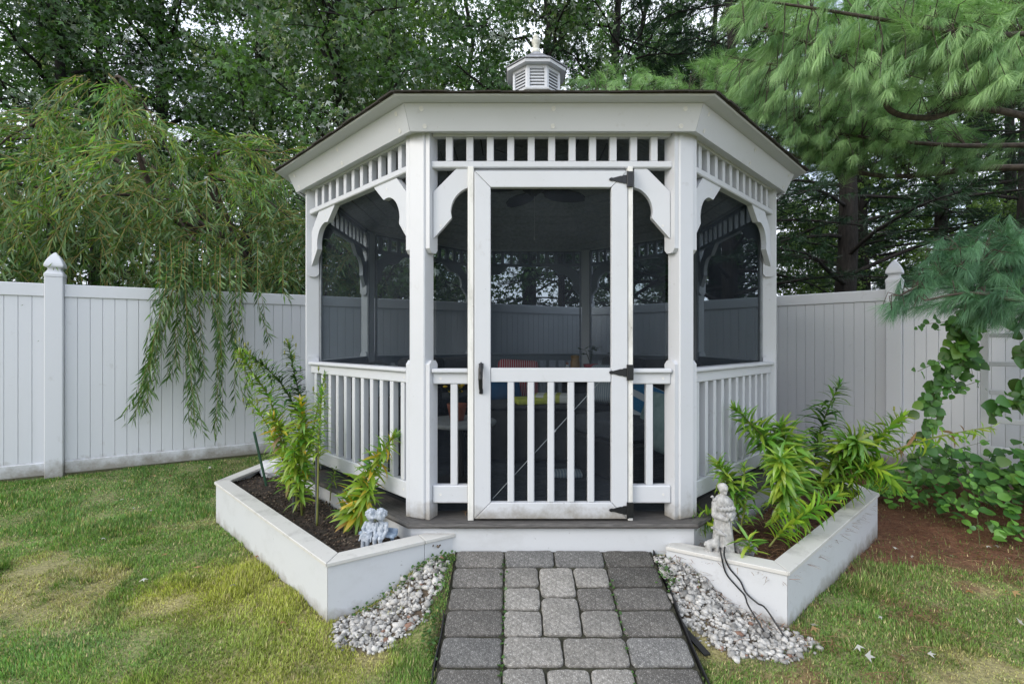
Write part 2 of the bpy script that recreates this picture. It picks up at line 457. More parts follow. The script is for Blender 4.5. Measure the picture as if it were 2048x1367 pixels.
# skirt, deck edge, deck floor
me_skirt = bay_loft([(.10, .0), (.10, .352), (.06, .352), (.06, .0)], 'skirt_board', V_)
me_skirtw = bay_loft([(.10, .0), (.10, .352), (.06, .352), (.06, .0)], 'skirt_board', M['worn'])
me_edge = bay_loft([(.126, .353), (.130, .366), (.124, .380), (-.10, .381), (-.10, .353)], 'deck_edge', M['deck'])
for k in range(8):
    link('skirt_board', me_skirtw, gaz, bayM(k)); link('deck_edge', me_edge, gaz, bayM(k))
mb = MB()
for i in range(26):      # deck boards inside
    y0 = -1.72 + i * .1325
    w = min(1.72 + .72 - abs(y0 + .066), 1.72) if abs(y0 + .066) > .72 else 1.72
    mb = MB().box((0, y0 + .066, .368), (2 * w, .128, .022), .003)
    mb.obj('deck_board', M['carpet'], gaz)
# posts
PW = .104
RC = AP / math.cos(PI / 8)
me_post = MB().box((0, -RC, (.381 + 2.62) / 2), (PW, PW, 2.62 - .381), .006).mesh('post', V_)
def plate(z0, z1, cut_top, cut_bot, sgn):
    c = .022
    w0, w1 = -.046, .042
    poly = []
    poly += [(w0 + (c if cut_bot else 0), z0), (w1 - (c if cut_bot else 0), z0)]
    if cut_bot: poly.append((w1, z0 + c))
    if cut_top: poly += [(w1, z1 - c), (w1 - c, z1), (w0 + c, z1), (w0, z1 - c)]
    else: poly += [(w1, z1), (w0, z1)]
    if cut_bot: poly.append((w0, z0 + c))
    t0, t1 = (PW / 2, PW / 2 + .028)
    if sgn < 0: t0, t1 = -t1, -t0
    return MB().prism(poly, lambda r, z: (t0, -(RC + r), z), lambda r, z: (t1, -(RC + r), z)).mesh('post_trim', V_)
PL = [plate(1.915, 2.60, False, True, s) for s in (-1, 1)] + [plate(.382, 1.293, True, False, s) for s in (-1, 1)]
for k in range(8):
    A = Matrix.Rotation(k * PI / 4 + PI / 8, 4, 'Z')
    p = link('post', me_post, gaz, A)
    for pm in PL: link('post_trim', pm, p)
# rails and balusters, shared by the bays
HALF = .688
def bx(name, x0, x1, o0, o1, z0, z1, bev=.004, mat=None):
    return MB().box(((x0 + x1) / 2, -(AP + (o0 + o1) / 2), (z0 + z1) / 2), (x1 - x0, o1 - o0, z1 - z0), bev).mesh(name, mat or V_)
me_ftop = bx('frieze_top_rail', -HALF, HALF, .0, .05, 2.586, 2.66)
me_fbot = bx('frieze_rail', -HALF - .008, HALF + .008, -.005, .052, 2.403, 2.443, .006)
me_fbal = bx('frieze_baluster', -.020, .020, .004, .044, 2.4432, 2.5858, .003)
me_cap = bx('handrail', -HALF - .003, HALF + .003, -.02, .068, 1.222, 1.246, .009)
me_rail = bx('rail', -HALF, HALF, -.004, .044, 1.157, 1.2218, .005)
me_brail = bx('bottom_rail', -HALF, HALF, -.004, .048, .470, .572, .006)
me_bal = bx('baluster', -.020, .020, .000, .040, .5722, 1.1568, .003)
sp = .1185
for k in range(8):
    A = bayM(k)
    link('frieze_top_rail', me_ftop, gaz, A); link('frieze_rail', me_fbot, gaz, A)
    for i in range(-5, 6):
        link('frieze_baluster', me_fbal, gaz, A @ Matrix.Translation((i * sp, 0, 0)))
    if k == 0: continue
    link('handrail', me_cap, gaz, A); link('rail', me_rail, gaz, A); link('bottom_rail', me_brail, gaz, A)
    for i in range(-5, 6):
        link('baluster', me_bal, gaz, A @ Matrix.Translation((i * sp * 1.04, 0, 0)))
# front bay rails, left and right of the door
JL0, JL1, JR0, JR1 = -.4825, -.4485, .430, .4600
for (x0, x1, bxx) in ((-HALF, JL0 - .0005, -.566), (JR1 + .0005, HALF, .566)):
    link('handrail', bx('handrail', x0 - .003, x1, -.02, .068, 1.222, 1.246, .009), gaz)
    link('rail', bx('rail', x0, x1, -.004, .044, 1.157, 1.2218, .005), gaz)
    link('bottom_rail', bx('bottom_rail', x0, x1, -.004, .048, .470, .572, .006), gaz)
    link('baluster', me_bal, gaz, Matrix.Translation((bxx, 0, 0)))
# corner brackets
def arc(c, r, a0, a1, n=9):
    return [(c[0] + r * math.cos(R(a0 + (a1 - a0) * i / n)), c[1] + r * math.sin(R(a0 + (a1 - a0) * i / n))) for i in range(n + 1)]
half_low = [(.0, .405), (.062, .335), (.105, .285), (.100, .250)]
curve = []
for i in range(11):
    t = i / 10; a = R(4 + 82 * t)
    curve.append((.100 + .150 * (1 - math.cos(a)), .250 - .150 * math.sin(a)))
full = [(0, .135)] + half_low + curve + [(.285, .105), (.335, .062), (.405, 0), (.135, 0)]
clipped = [(0, .135)] + half_low + [c for c in curve if c[0] < .19] + [(.207, .108), (.207, 0), (.135, 0)]
ZB = 2.4026
def bracket(poly, sgn, x_at):
    f = lambda o: (lambda a, b: (sgn * (x_at - a), -(AP + o), ZB - b))
    return MB().prism(poly, f(.002), f(.040)).mesh('bracket', V_)
bfull = [bracket(full, s, HALF - .003) for s in (-1, 1)]
bclip = [bracket(clipped, s, HALF - .003) for s in (-1, 1)]
for k in range(8):
    for b_ in (bclip if k == 0 else bfull): link('bracket', b_, gaz, bayM(k))
# fascia, soffit, roof
me_fas = bay_loft([(.112, 2.588), (.166, 2.720), (.146, 2.724), (.090, 2.590)], 'fascia_board', V_, .0012)
me_sof = bay_loft([(.1635, 2.7215), (.240, 2.7245), (.246, 2.7315), (.1635, 2.7315)], 'soffit', V_)
me_ret = bay_loft([(.051, 2.600), (.0895, 2.600), (.0895, 2.612), (.051, 2.612)], 'soffit_return', V_)
prof = [(.250, 2.732), (.254, 2.740)]
n_c = 13; o0, z0, o1, z1 = .252, 2.738, -AP + .06, 3.66
for i in range(n_c):
    a, b_ = i / n_c, (i + 1) / n_c
    oa, za = o0 + (o1 - o0) * a, z0 + (z1 - z0) * a
    ob, zb = o0 + (o1 - o0) * b_, z0 + (z1 - z0) * b_
    prof += [(oa, za + .007), (ob, zb)]
prof += [(o1, z1 - .02)]
me_roof = bay_loft(prof, 'roof_slope', M['shingle'], 0)
me_hip = MB()
cp = []
for k in range(8):
    A = bayM(k)
    link('fascia_board', me_fas, gaz, A); link('soffit', me_sof, gaz, A); link('soffit_return', me_ret, gaz, A)
    rs = link('roof_slope', me_roof, gaz, A)
    if k in (0, 1, 7):
        n = 12; w = 2 * (AP + .25) * T8
        for i in range(n):
            ww = w / n
            sh = MB().box((0, 0, 0), (ww - .006, .05, .007), 0).mesh('shingle', M['shingle']) if (k == 0 and i == 0) else sh
            x = -w / 2 + ww * (i + .5)
            MM = Matrix.Translation((x, -(AP + .238 + random.uniform(0, .010)), 2.7450 + random.uniform(0, .003))) @ Matrix.Rotation(.42, 4, 'X') @ Matrix.Rotation(random.uniform(-.02, .02), 4, 'Y')
            link('shingle', sh, rs, MM)
# screw plugs on the fascia
mb = MB(); mb.lathe([(.0125, 0), (.0125, .0015), (.0115, .0022), (.006, .0022)], 14); me_plug = mb.mesh('screw_plug', M['plug'])
fd = Vector((0, -.132, -.054)).normalized()   # outward and a little down
q = Vector((0, -.132, -.054)).to_track_quat('Z', 'Y').to_matrix().to_4x4()
for k in (0, 1, 7):
    for x in (-.72, 0, .72):
        for zt in (.18, .80):
            o, z = .112 + .054 * zt, 2.588 + .132 * zt
            xx = x * (1 + (zt - .18) * .03)
            link('screw_plug', me_plug, gaz, bayM(k) @ Matrix.Translation((xx, -(AP + o + .0004), z)) @ q)
qf = Vector((0, -1, 0)).to_track_quat('Z', 'Y').to_matrix().to_4x4()
for k in (0, 1, 7):
    for s in (-1, 1):
        for (x, o, z) in ((HALF - .045, .0442, 1.19), (HALF - .045, .0482, .521), (HALF - .045, .0402, ZB - .33), (HALF - .25, .0402, ZB - .045)):
            if k == 0 and x < .5: continue
            link('screw_plug', me_plug, gaz, bayM(k) @ Matrix.Translation((s * x, -(AP + o), z)) @ qf @ Matrix.Diagonal((.6, .6, .6, 1)))
# ceiling: boards per slope
ceil_prof = lambda a, b_: [(-.03 + (-AP + .08) * a, 2.625 + .86 * a), (-.03 + (-AP + .08) * b_, 2.625 + .86 * b_), (-.03 + (-AP + .08) * b_, 2.645 + .86 * b_), (-.03 + (-AP + .08) * a, 2.645 + .86 * a)]
nb = 15
for i in range(nb):
    me = bay_loft(ceil_prof(i / nb + .003, (i + 1) / nb - .003), 'ceiling_board', M['ceiling'], .001)
    for k in (2, 3, 4, 5, 6): link('ceiling_board', me, gaz, bayM(k))
    for k in (0, 1, 7): link('ceiling_board', me, gaz, bayM(k))
# screens with their frames
def screen(x0, x1, z0, z1, o):
    mb = MB(); mb.box(((x0 + x1) / 2, -(AP + o), (z0 + z1) / 2), (x1 - x0, .0006, z1 - z0))
    mb = MB().add([(x0, -(AP + o), z0), (x1, -(AP + o), z0), (x1, -(AP + o), z1), (x0, -(AP + o), z1)], [(0, 1, 2, 3)])
    return mb.mesh('screen', M['screen'])
me_sc = screen(-.68, .68, .40, 2.60, -.03)
fr = MB()
for s in (-1, 1): fr.box((s * .674, -(AP - .03), 1.49), (.022, .016, 2.2), .002)
me_fr = [MB().box((s * .674, -(AP - .03), 1.49), (.022, .016, 2.2), .002).mesh('screen_frame', M['alu']) for s in (-1, 1)]
for k in range(1, 8):
    link('screen', me_sc, gaz, bayM(k))
    for m_ in me_fr: link('screen_frame', m_, gaz, bayM(k))
link('screen', screen(-.68, JL0, .40, 2.60, -.03), gaz); link('screen', screen(JR1, .68, .40, 2.60, -.03), gaz)
link('screen', screen(JL0, JR1, 2.42, 2.60, -.03), gaz)
# jambs
link('door_jamb', bx('door_jamb', JL0, JL1, -.04, .082, .3815, 2.402, .003, M['jamb']), gaz)
link('door_jamb', bx('door_jamb', JR0 + .002, JR1, -.04, .082, .3815, 2.402, .003, M['jamb']), gaz)
link('door_header', bx('door_header', JL1 + .001, JR0 + .001, -.04, .03, 2.378, 2.402, .003), gaz)
# door
door = empty('door', (0, 0, 0), 0, gaz)
DL, DR, DB, DT = -.4445, .4285, .394, 2.372
O0, O1 = .050, .088
SW = .094
def mitred(pts):   # pts (x,z) outline, extruded between O0 and O1
    mb = MB(); mb.prism(pts, lambda x, z: (x, -(AP + O0), z), lambda x, z: (x, -(AP + O1), z)); return mb
def bevelled(mb, name):
    me = mb.mesh(name, V_); bm = bmesh.new(); bm.from_mesh(me)
    bmesh.ops.recalc_face_normals(bm, faces=bm.faces)
    bmesh.ops.bevel(bm, geom=list(bm.edges), offset=.004, segments=2, affect='EDGES', profile=.5)
    bm.to_mesh(me); bm.free(); return me
g = .0012
MZ0, MZ1 = 1.172, 1.252
link('stile', bevelled(mitred([(DL, DB), (DL + SW - g, DB + SW), (DL + SW - g, DT - SW), (DL, DT)]), 'stile'), door)
link('stile', bevelled(mitred([(DR, DB), (DR, DT), (DR - SW + g, DT - SW), (DR - SW + g, DB + SW)]), 'stile'), door)
link('door_rail', bevelled(mitred([(DL + g, DT), (DL + SW, DT - SW + g), (DR - SW, DT - SW + g), (DR - g, DT)]), 'door_rail'), door)
link('door_rail', bevelled(mitred([(DL + g, DB), (DR - g, DB), (DR - SW, DB + SW - g), (DL + SW, DB + SW - g)]), 'door_rail'), door)
link('door_rail', bevelled(mitred([(DL + SW + g, MZ0), (DR - SW - g, MZ0), (DR - SW - g, MZ1), (DL + SW + g, MZ1)]), 'door_rail'), door)
me_db = MB().box((0, -(AP + .070), (DB + SW + MZ0) / 2), (.038, .034, MZ0 - DB - SW + .004), .005).mesh('door_baluster', V_)
for i in range(5):
    x = DL + SW + (DR - DL - 2 * SW) * (i + 1) / 6
    link('door_baluster', me_db, door, Matrix.Translation((x, 0, 0)))
link('screen', screen(DL + SW - .003, DR - SW + .003, DB + SW - .003, DT - SW + .003, .052), door)
# brace cable with turnbuckle
a = Vector((DL + SW + .01, -(AP + .047), DB + SW + .01)); b_ = Vector((DR - SW - .01, -(AP + .047), MZ0 + .05))
mid = a.lerp(b_, .48); mid2 = a.lerp(b_, .55)
mb = MB(); mb.tube([a, mid], .0022, 5).tube([mid, a.lerp(b_, .49), a.lerp(b_, .54), mid2], [.003, .006, .006, .003], 6).tube([mid2, b_], .0022, 5)
mb.obj('brace_cable', M['steel'], door)
# hinges
def hinge(z):
    y = -(AP + .0885)
    mb = MB()
    mb.box((.4445, y - .004, z), (.031, .010, .088), .002)
    mb.tube([(.4265, y - .006, z - .045), (.4265, y - .006, z + .045)], .0055, 8)
    pl = [(.421, -.024), (.405, -.024), (.397, -.019), (.385, -.019), (.345, -.008), (.335, -.010), (.325, -.006), (.322, 0), (.325, .006), (.335, .010), (.345, .008), (.385, .019), (.397, .019), (.405, .024), (.421, .024)]
    mb.prism([(p[0], p[1]) for p in pl], lambda x, dz: (x, y, z + dz), lambda x, dz: (x, y - .005, z + dz))
    for (sx, dz) in ((.335, 0), (.395, .01), (.395, -.01), (.447, .03), (.447, -.03)):
        mb.lathe([(.004, 0), (.003, .002)], 8, (0, 0, 0)) if False else mb.box((sx, y - .0065 if sx < .42 else y - .010, z + dz), (.006, .003, .006), .001)
    return mb.mesh('hinge', M['black'])
for z in (CZ + (683 - 357) / FPX * 2.79, CZ + (683 - 744) / FPX * 2.79, CZ + (683 - 1020) / FPX * 2.79): link('hinge', hinge(z), door)
# handle
hx = (962 - 1024) / FPX * 2.79 - GX
hz = lambda y: CZ + (683 - y) / FPX * 2.79
mb = MB()
y = -(AP + .0885)
pts = [(hx, y - .006, hz(786)), (hx - .001, y - .022, hz(776)), (hx - .002, y - .034, hz(756)), (hx - .001, y - .026, hz(736)), (hx, y - .008, hz(727))]
mb.tube(pts, [.007, .011, .013, .013, .010], 8)
mb.box((hx, y - .003, hz(731)), (.026, .006, .03), .002); mb.box((hx, y - .003, hz(782)), (.022, .006, .028), .002)
mb.lathe([(.013, 0), (.006, .008), (.001, .014)], 8, (hx, y - .006, hz(728)))
mb.box((hx, y - .040, hz(745)), (.014, .006, .022), .002)
mb.obj('door_handle', M['black'], door)

# cupola
cup = empty('cupola', (0, 0, 0), 0, gaz)
CA = .222
def cloft(prof, name, mat, gap=0.0):
    mb = MB(); mb.prism(prof, lambda r, z: (-(r * T8 - gap), -r, z), lambda r, z: (r * T8 - gap, -r, z)); return mb.mesh(name, mat)
me_base = cloft([(.205, 3.45), (.205, 3.697), (.19, 3.697), (.19, 3.45)], 'cupola_base', M['finial'])
me_fl = cloft([(.250, 3.698), (.252, 3.713), (.19, 3.728), (.19, 3.698)], 'cupola_flange', M['worn'])
me_eave = cloft([(CA - .02, 3.935), (.272, 3.935), (.276, 3.955), (.276, 3.962), (CA - .02, 3.962)], 'cupola_eave', V_)
mr = []
for i in range(9):
    t = i / 8
    mr.append((.282 * (1 - t) ** 1.25 + .028, 3.962 + .245 * t ** 1.0 - .03 * math.sin(PI * t)))
def rs(seg): return cloft([mr[seg[0]]] + [mr[i] for i in range(seg[0] + 1, seg[1] + 1)] + [(mr[seg[1]][0] - .006, mr[seg[1]][1] - .01), (mr[seg[0]][0] - .006, mr[seg[0]][1] - .004)], 'shingle', M['pale_shingle'], .003)
me_r1 = cloft([(.286, 3.9625), (.288, 3.972), (.20, 4.030), (.11, 4.092), (.11, 4.078), (.20, 4.012)], 'roof_shingle', M['pale_shingle'], .002)
me_r2 = cloft([(.150, 4.0665), (.150, 4.078), (.08, 4.128), (.03, 4.170), (.03, 4.15), (.08, 4.11)], 'roof_shingle', M['pale_shingle'], .002)
hw = CA * T8
def fpanel():
    mb = MB(); zc0, zc1 = 3.7145, 3.935
    y = -CA + .012
    mb.box((-hw + .012, y, (zc0 + zc1) / 2), (.026, .024, zc1 - zc0), .002); mb.box((hw - .012, y, (zc0 + zc1) / 2), (.026, .024, zc1 - zc0), .002)
    mb.box((0, y, zc1 - .016), (2 * hw - .05, .0235, .032), .002); mb.box((0, y, zc0 + .012), (2 * hw - .05, .0235, .024), .002)
    return mb.mesh('louver_frame', V_)
me_fp = fpanel()
me_sl = MB().box((0, 0, 0), (2 * hw - .049, .046, .005), .001).mesh('louver_slat', V_)
me_in = MB().add([(-hw + .01, -CA + .03, 3.71), (hw - .01, -CA + .03, 3.71), (hw - .01, -CA + .03, 3.93), (-hw + .01, -CA + .03, 3.93)], [(0, 1, 2, 3)]).mesh('louver_back', M['black'])
for k in range(8):
    A = bayM(k)
    for n_, m_ in (('cupola_base', me_base), ('cupola_flange', me_fl), ('cupola_eave', me_eave), ('roof_shingle', me_r1), ('roof_shingle', me_r2), ('louver_frame', me_fp), ('louver_back', me_in)):
        link(n_, m_, cup, A)
    for i in range(6):
        link('louver_slat', me_sl, cup, A @ Matrix.Translation((0, -CA + .020, 3.752 + i * .0285)) @ Matrix.Rotation(1.0, 4, 'X'))
mb = MB(); mb.lathe([(.044, 4.150), (.046, 4.176), (.040, 4.186), (.030, 4.196), (.028, 4.215), (.034, 4.245), (.043, 4.275), (.045, 4.285), (.036, 4.292), (.022, 4.298), (.024, 4.306), (.028, 4.318), (.025, 4.334), (.014, 4.345), (.002, 4.348)], 20)
mb.obj('finial', M['finial'], cup, None, True)

# ------------------------------------------------------------------ fences
FZ0, FZ1 = .168, 1.94
PWID = .0915
me_plank = MB().box((0, 0, 0), (PWID - .0016, .022, FZ1 - FZ0 - .236), .0035).mesh('plank', M['fence'])
me_fpost = MB().box((0, 0, (2.005 - .0) / 2 - .05), (.132, .132, 2.105), .006).mesh('fence_post', M['fence'])
cap_prof = [(.076, 2.0035), (.076, 2.03), (.068, 2.04), (.056, 2.058), (.050, 2.072), (.052, 2.083), (.074, 2.094), (.0765, 2.106), (.072, 2.128), (.060, 2.158), (.041, 2.192), (.018, 2.222), (.003, 2.234)]
mb = MB(); mb.lathe([(r * 1.29, z) for r, z in cap_prof], 4, (0, 0, 0), PI / 4); me_fcap = mb.mesh('post_cap', M['fence'])
bm = bmesh.new(); bm.from_mesh(me_fcap); bmesh.ops.bevel(bm, geom=[e for e in bm.edges if abs(e.verts[0].co.z - e.verts[1].co.z) > 1e-4 and e.verts[0].co.z < 2.22], offset=.006, segments=1, affect='EDGES'); bm.to_mesh(me_fcap); bm.free()
def fence(label, p0, p1, ts, drop=lambda s: 0.0, end0=True, end1=True):
    """p0 to p1 with posts at distances ts"""
    p0 = Vector((*p0, 0)); p1 = Vector((*p1, 0)); d = (p1 - p0); L = d.length; d.normalize()
    root = empty('fence', p0, math.atan2(d.y, d.x)); tag(root, label, 'fence', 'white privacy fence runs')
    for i, s in enumerate(ts):
        if (i == 0 and not end0) or (i == len(ts) - 1 and not end1): continue
        po = link('fence_post', me_fpost, root, Matrix.Translation((s, 0, 0))); link('post_cap', me_fcap, po)
    for s0, s1 in zip(ts[:-1], ts[1:]):
        a, b = s0 + .0665, s1 - .0665
        MB().box(((a + b) / 2, 0, FZ1 - .06), (b - a, .05, .12), .006).obj('top_rail', M['fence'], root)
        MB().box(((a + b) / 2, 0, FZ0 + .06), (b - a, .05, .12), .006).obj('bottom_rail', M['fence'], root)
        n = max(1, round((b - a) / PWID)); w = (b - a) / n
        for j in range(n):
            link('plank', me_plank, root, Matrix.Translation((a + (j + .5) * w, random.uniform(-.0006, .0006), (FZ0 + FZ1) / 2)) @ Matrix.Diagonal((w / PWID, 1, 1, 1)))
    return root
LdX, LdY = 5.81, 3.41
LL = math.hypot(LdX, LdY)
l0 = (-4.59 - .35 * LdX, 4.41 - .35 * LdY)
fence('left white plank fence under the willow, ending behind the gazebo', l0, (1.22, 7.82), [LL * t for t in (0, .406, .744, 1.05, 1.35)])
RdX, RdY = 2.68, -2.80; RL = math.hypot(RdX, RdY)
fence('right white plank fence behind the vine and lilies, with trellis before it', (1.22, 7.82), (1.22 + 2 * RdX, 7.82 + 2 * RdY), [0, RL * .4145, RL * 1.0, RL * 1.6, RL * 2.0], end0=False)

# ------------------------------------------------------------------ planters
def offs(poly, d):
    """polyline moved d metres to its left, mitred"""
    out = []
    n = len(poly)
    for i in range(n):
        p = Vector(poly[i]).to_2d() if False else Vector((poly[i][0], poly[i][1]))
        ds = []
        if i > 0: ds.append((p - Vector(poly[i - 1])).normalized())
        if i < n - 1: ds.append((Vector(poly[i + 1]) - p).normalized())
        ns = [Vector((-t.y, t.x)) for t in ds]
        m = sum(ns, Vector((0, 0))); m.normalize()
        out.append(p + m * (d / max(.3, m.dot(ns[0]))))
    return out
def split(pl, i, t):
    a, b = pl[i], pl[i + 1]
    return pl[:i + 1] + [(a[0] + (b[0] - a[0]) * t, a[1] + (b[1] - a[1]) * t)] + pl[i + 1:]
def planter(label, pl, side, ztop, zend):
    """side=+1: the inside lies to the left of the line"""
    root = empty('planter_box', (pl[1][0], pl[1][1], 0)); tag(root, label, 'planter', 'raised planter boxes')
    ox, oy = pl[1]
    org = pl; pl = split(pl, 0, .27) if side < 0 else pl
    inn = offs(pl, side * .035); co = offs(pl, -side * .012); ci = offs(pl, side * .088)
    zt = [zend] + [ztop] * (len(pl) - 1)
    if len(pl) > len(org): zt[1] = zend + (ztop - zend) * .27
    for i in range(len(pl) - 1):
        a, b, c, d = Vector(pl[i]), Vector(pl[i + 1]), inn[i + 1], inn[i]
        ga = [gz1(*pl[i]) - .05, gz1(*pl[i + 1]) - .05]
        e = (b - a).normalized() * .0015
        q = [(a + e, ga[0], zt[i]), (b - e, ga[1], zt[i + 1]), (c - e, ga[1], zt[i + 1]), (d + e, ga[0], zt[i])]
        mb = MB(); mb.add([(p.x - ox, p.y - oy, z0) for p, z0, z1 in q] + [(p.x - ox, p.y - oy, z1 - .0245) for p, z0, z1 in q], [(3, 2, 1, 0), (4, 5, 6, 7)] + [(k, (k + 1) % 4, 4 + (k + 1) % 4, 4 + k) for k in range(4)])
        mb.obj('side_panel', M['worn'], root)
        a, b, c, d = co[i], co[i + 1], ci[i + 1], ci[i]
        e = (b - a).normalized() * .0015
        q = [(a + e, zt[i]), (b - e, zt[i + 1]), (c - e, zt[i + 1]), (d + e, zt[i])]
        mb = MB(); mb.add([(p.x - ox, p.y - oy, z1 - .021) for p, z1 in q] + [(p.x - ox, p.y - oy, z1) for p, z1 in q], [(3, 2, 1, 0), (4, 5, 6, 7)] + [(k, (k + 1) % 4, 4 + (k + 1) % 4, 4 + k) for k in range(4)])
        me = mb.mesh('cap_board', M['cap']); bm = bmesh.new(); bm.from_mesh(me); bmesh.ops.recalc_face_normals(bm, faces=bm.faces); bmesh.ops.bevel(bm, geom=list(bm.edges), offset=.003, segments=1, affect='EDGES'); bm.to_mesh(me); bm.free()
        link('cap_board', me, root)
    return root
planter('white planter box of dark soil with the kissing children statue', LP, -1, .321, .318)
planter('white planter box of bushy green lilies with the robed statue', RP, 1, .29, .262)
def soil(name, poly, z, mat, label, noise):
    x0 = min(p[0] for p in poly); x1 = max(p[0] for p in poly); y0 = min(p[1] for p in poly); y1 = max(p[1] for p in poly)
    s = .03; X, Y = np.meshgrid(np.arange(x0, x1, s), np.arange(y0, y1, s)); ny, nx = X.shape
    Z = z + noise * (vnoise(X, Y, 5) - .5) + noise * .7 * (vnoise(X, Y, 17, 2) - .5)
    ok = inpoly(X, Y, poly)
    iy, ix = np.meshgrid(np.arange(ny - 1), np.arange(nx - 1), indexing='ij'); a = iy * nx + ix
    k = ok[:-1, :-1] & ok[1:, 1:] & ok[1:, :-1] & ok[:-1, 1:]
    F = np.stack([a, a + 1, a + nx + 1, a + nx], -1)[k]
    V = np.stack([X, Y, Z], -1).reshape(-1, 3); used = np.unique(F); mp = np.zeros(len(V), int); mp[used] = np.arange(len(used))
    o = link(name, mesh_np(name, V[used], mp[F], mat, None, True)); tag(o, label, kind='structure')
    return lambda x, y: z + noise * (vnoise(x, y, 5) - .5) + noise * .7 * (vnoise(x, y, 17, 2) - .5)
M['soil'] = mat_noise('dark_soil', (.012, .009, .007), (.06, .042, .03), 45, rough=.95, bs=1.0, bd=.02)
M['mulch'] = mat_noise('needle_mulch', (.035, .017, .010), (.12, .055, .03), 60, rough=.95, bs=1.0, bd=.02)
LSOIL = [tuple(p) for p in offs(LP, -.02)] + [(-1.5, 5.0), (-1.62, 3.9), (-1.55, 3.75), (-.50, 2.72), (-.4, 2.71)]
RSOIL = [tuple(p) for p in offs(RP, .02)] + [(2.0, 5.0), (2.08, 3.9), (2.05, 3.75), (.98, 2.72), (.9, 2.71)]
zsl = soil('soil', LSOIL, .262, M['soil'], 'dark crumbly soil filling the planter of yellowing lilies', .03)
zsr = soil('soil', RSOIL, .215, M['mulch'], 'brown needle mulch filling the planter of green lilies', .03)

# ------------------------------------------------------------------ paved ramp
def pz(y): return .223 - .272 * (2.78 - y) if y > 2.0 else .011 - .272 * (2.0 - y) * max(0, 1 - (2.0 - y) * 1.5)
pave = MB()
yy = [2.79, 2.4, 2.0, 1.8, 1.6, 1.3, 1.0, .6]
V = []
for y in yy: V += [(-.322, y, pz(y) - .014), (.789, y, pz(y) - .014)]
for y in yy: V += [(-.322, y, pz(y) - .13), (.789, y, pz(y) - .13)]
n = len(yy); F = []
for i in range(n - 1):
    F += [(2 * i, 2 * i + 1, 2 * i + 3, 2 * i + 2), (2 * n + 2 * i, 2 * n + 2 * i + 2, 2 * n + 2 * i + 3, 2 * n + 2 * i + 1), (2 * i, 2 * i + 2, 2 * n + 2 * i + 2, 2 * n + 2 * i), (2 * i + 1, 2 * n + 2 * i + 1, 2 * n + 2 * i + 3, 2 * i + 3)]
pave.add(V, F)
M['joint'] = mat_noise('mossy_joint_sand', (.018, .017, .012), (.05, .05, .03), 50, rough=1, bs=.8)
path = pave.obj('path', M['joint']); tag(path, 'ramped path of grey concrete pavers leading up to the gazebo door', kind='structure')
def mat_paver(name, c0, c1, speck):
    m, nt, b = mat_new(name)
    n, r = noise_col(nt, None, c0, c1, 7, detail=8, lo=.3, hi=.7)
    n2, r2 = noise_col(nt, None, (0, 0, 0), (1, 1, 1), 210, detail=2, lo=.56, hi=.66)
    mx = nt.nodes.new('ShaderNodeMixRGB'); mx.inputs[2].default_value = (*speck, 1)
    ml = nt.nodes.new('ShaderNodeMath'); ml.operation = 'MULTIPLY'; ml.inputs[1].default_value = .75
    nt.links.new(r2.outputs[0], ml.inputs[0]); nt.links.new(ml.outputs[0], mx.inputs[0]); nt.links.new(r.outputs[0], mx.inputs[1])
    n3, r3 = noise_col(nt, None, (.55, .55, .55), (1.1, 1.1, 1.1), 60, detail=4)
    m2 = nt.nodes.new('ShaderNodeMixRGB'); m2.blend_type = 'MULTIPLY'; m2.inputs[0].default_value = 1
    nt.links.new(mx.outputs[0], m2.inputs[1]); nt.links.new(r3.outputs[0], m2.inputs[2])
    oi = nt.nodes.new('ShaderNodeObjectInfo'); mr = nt.nodes.new('ShaderNodeMapRange'); mr.inputs[3].default_value = .78; mr.inputs[4].default_value = 1.18; hs = nt.nodes.new('ShaderNodeHueSaturation')
    nt.links.new(oi.outputs['Random'], mr.inputs[0]); nt.links.new(mr.outputs[0], hs.inputs['Value']); nt.links.new(m2.outputs[0], hs.inputs['Color']); nt.links.new(hs.outputs[0], b.inputs['Base Color'])
    b.inputs['Roughness'].default_value = .85
    bump(nt, b, n2.outputs[0], .7, .006)
    return m
PM = {'d': mat_paver('charcoal_paver', (.100, .094, .085), (.165, .156, .142), (.46, .45, .43)),
      'm': mat_paver('grey_paver', (.19, .181, .163), (.285, .272, .248), (.58, .57, .54)),
      'x': mat_paver('stained_paver', (.052, .048, .043), (.125, .118, .105), (.40, .40, .38)),
      'g': mat_paver('mid_grey_paver', (.115, .113, .11), (.18, .178, .17), (.48, .48, .46))}
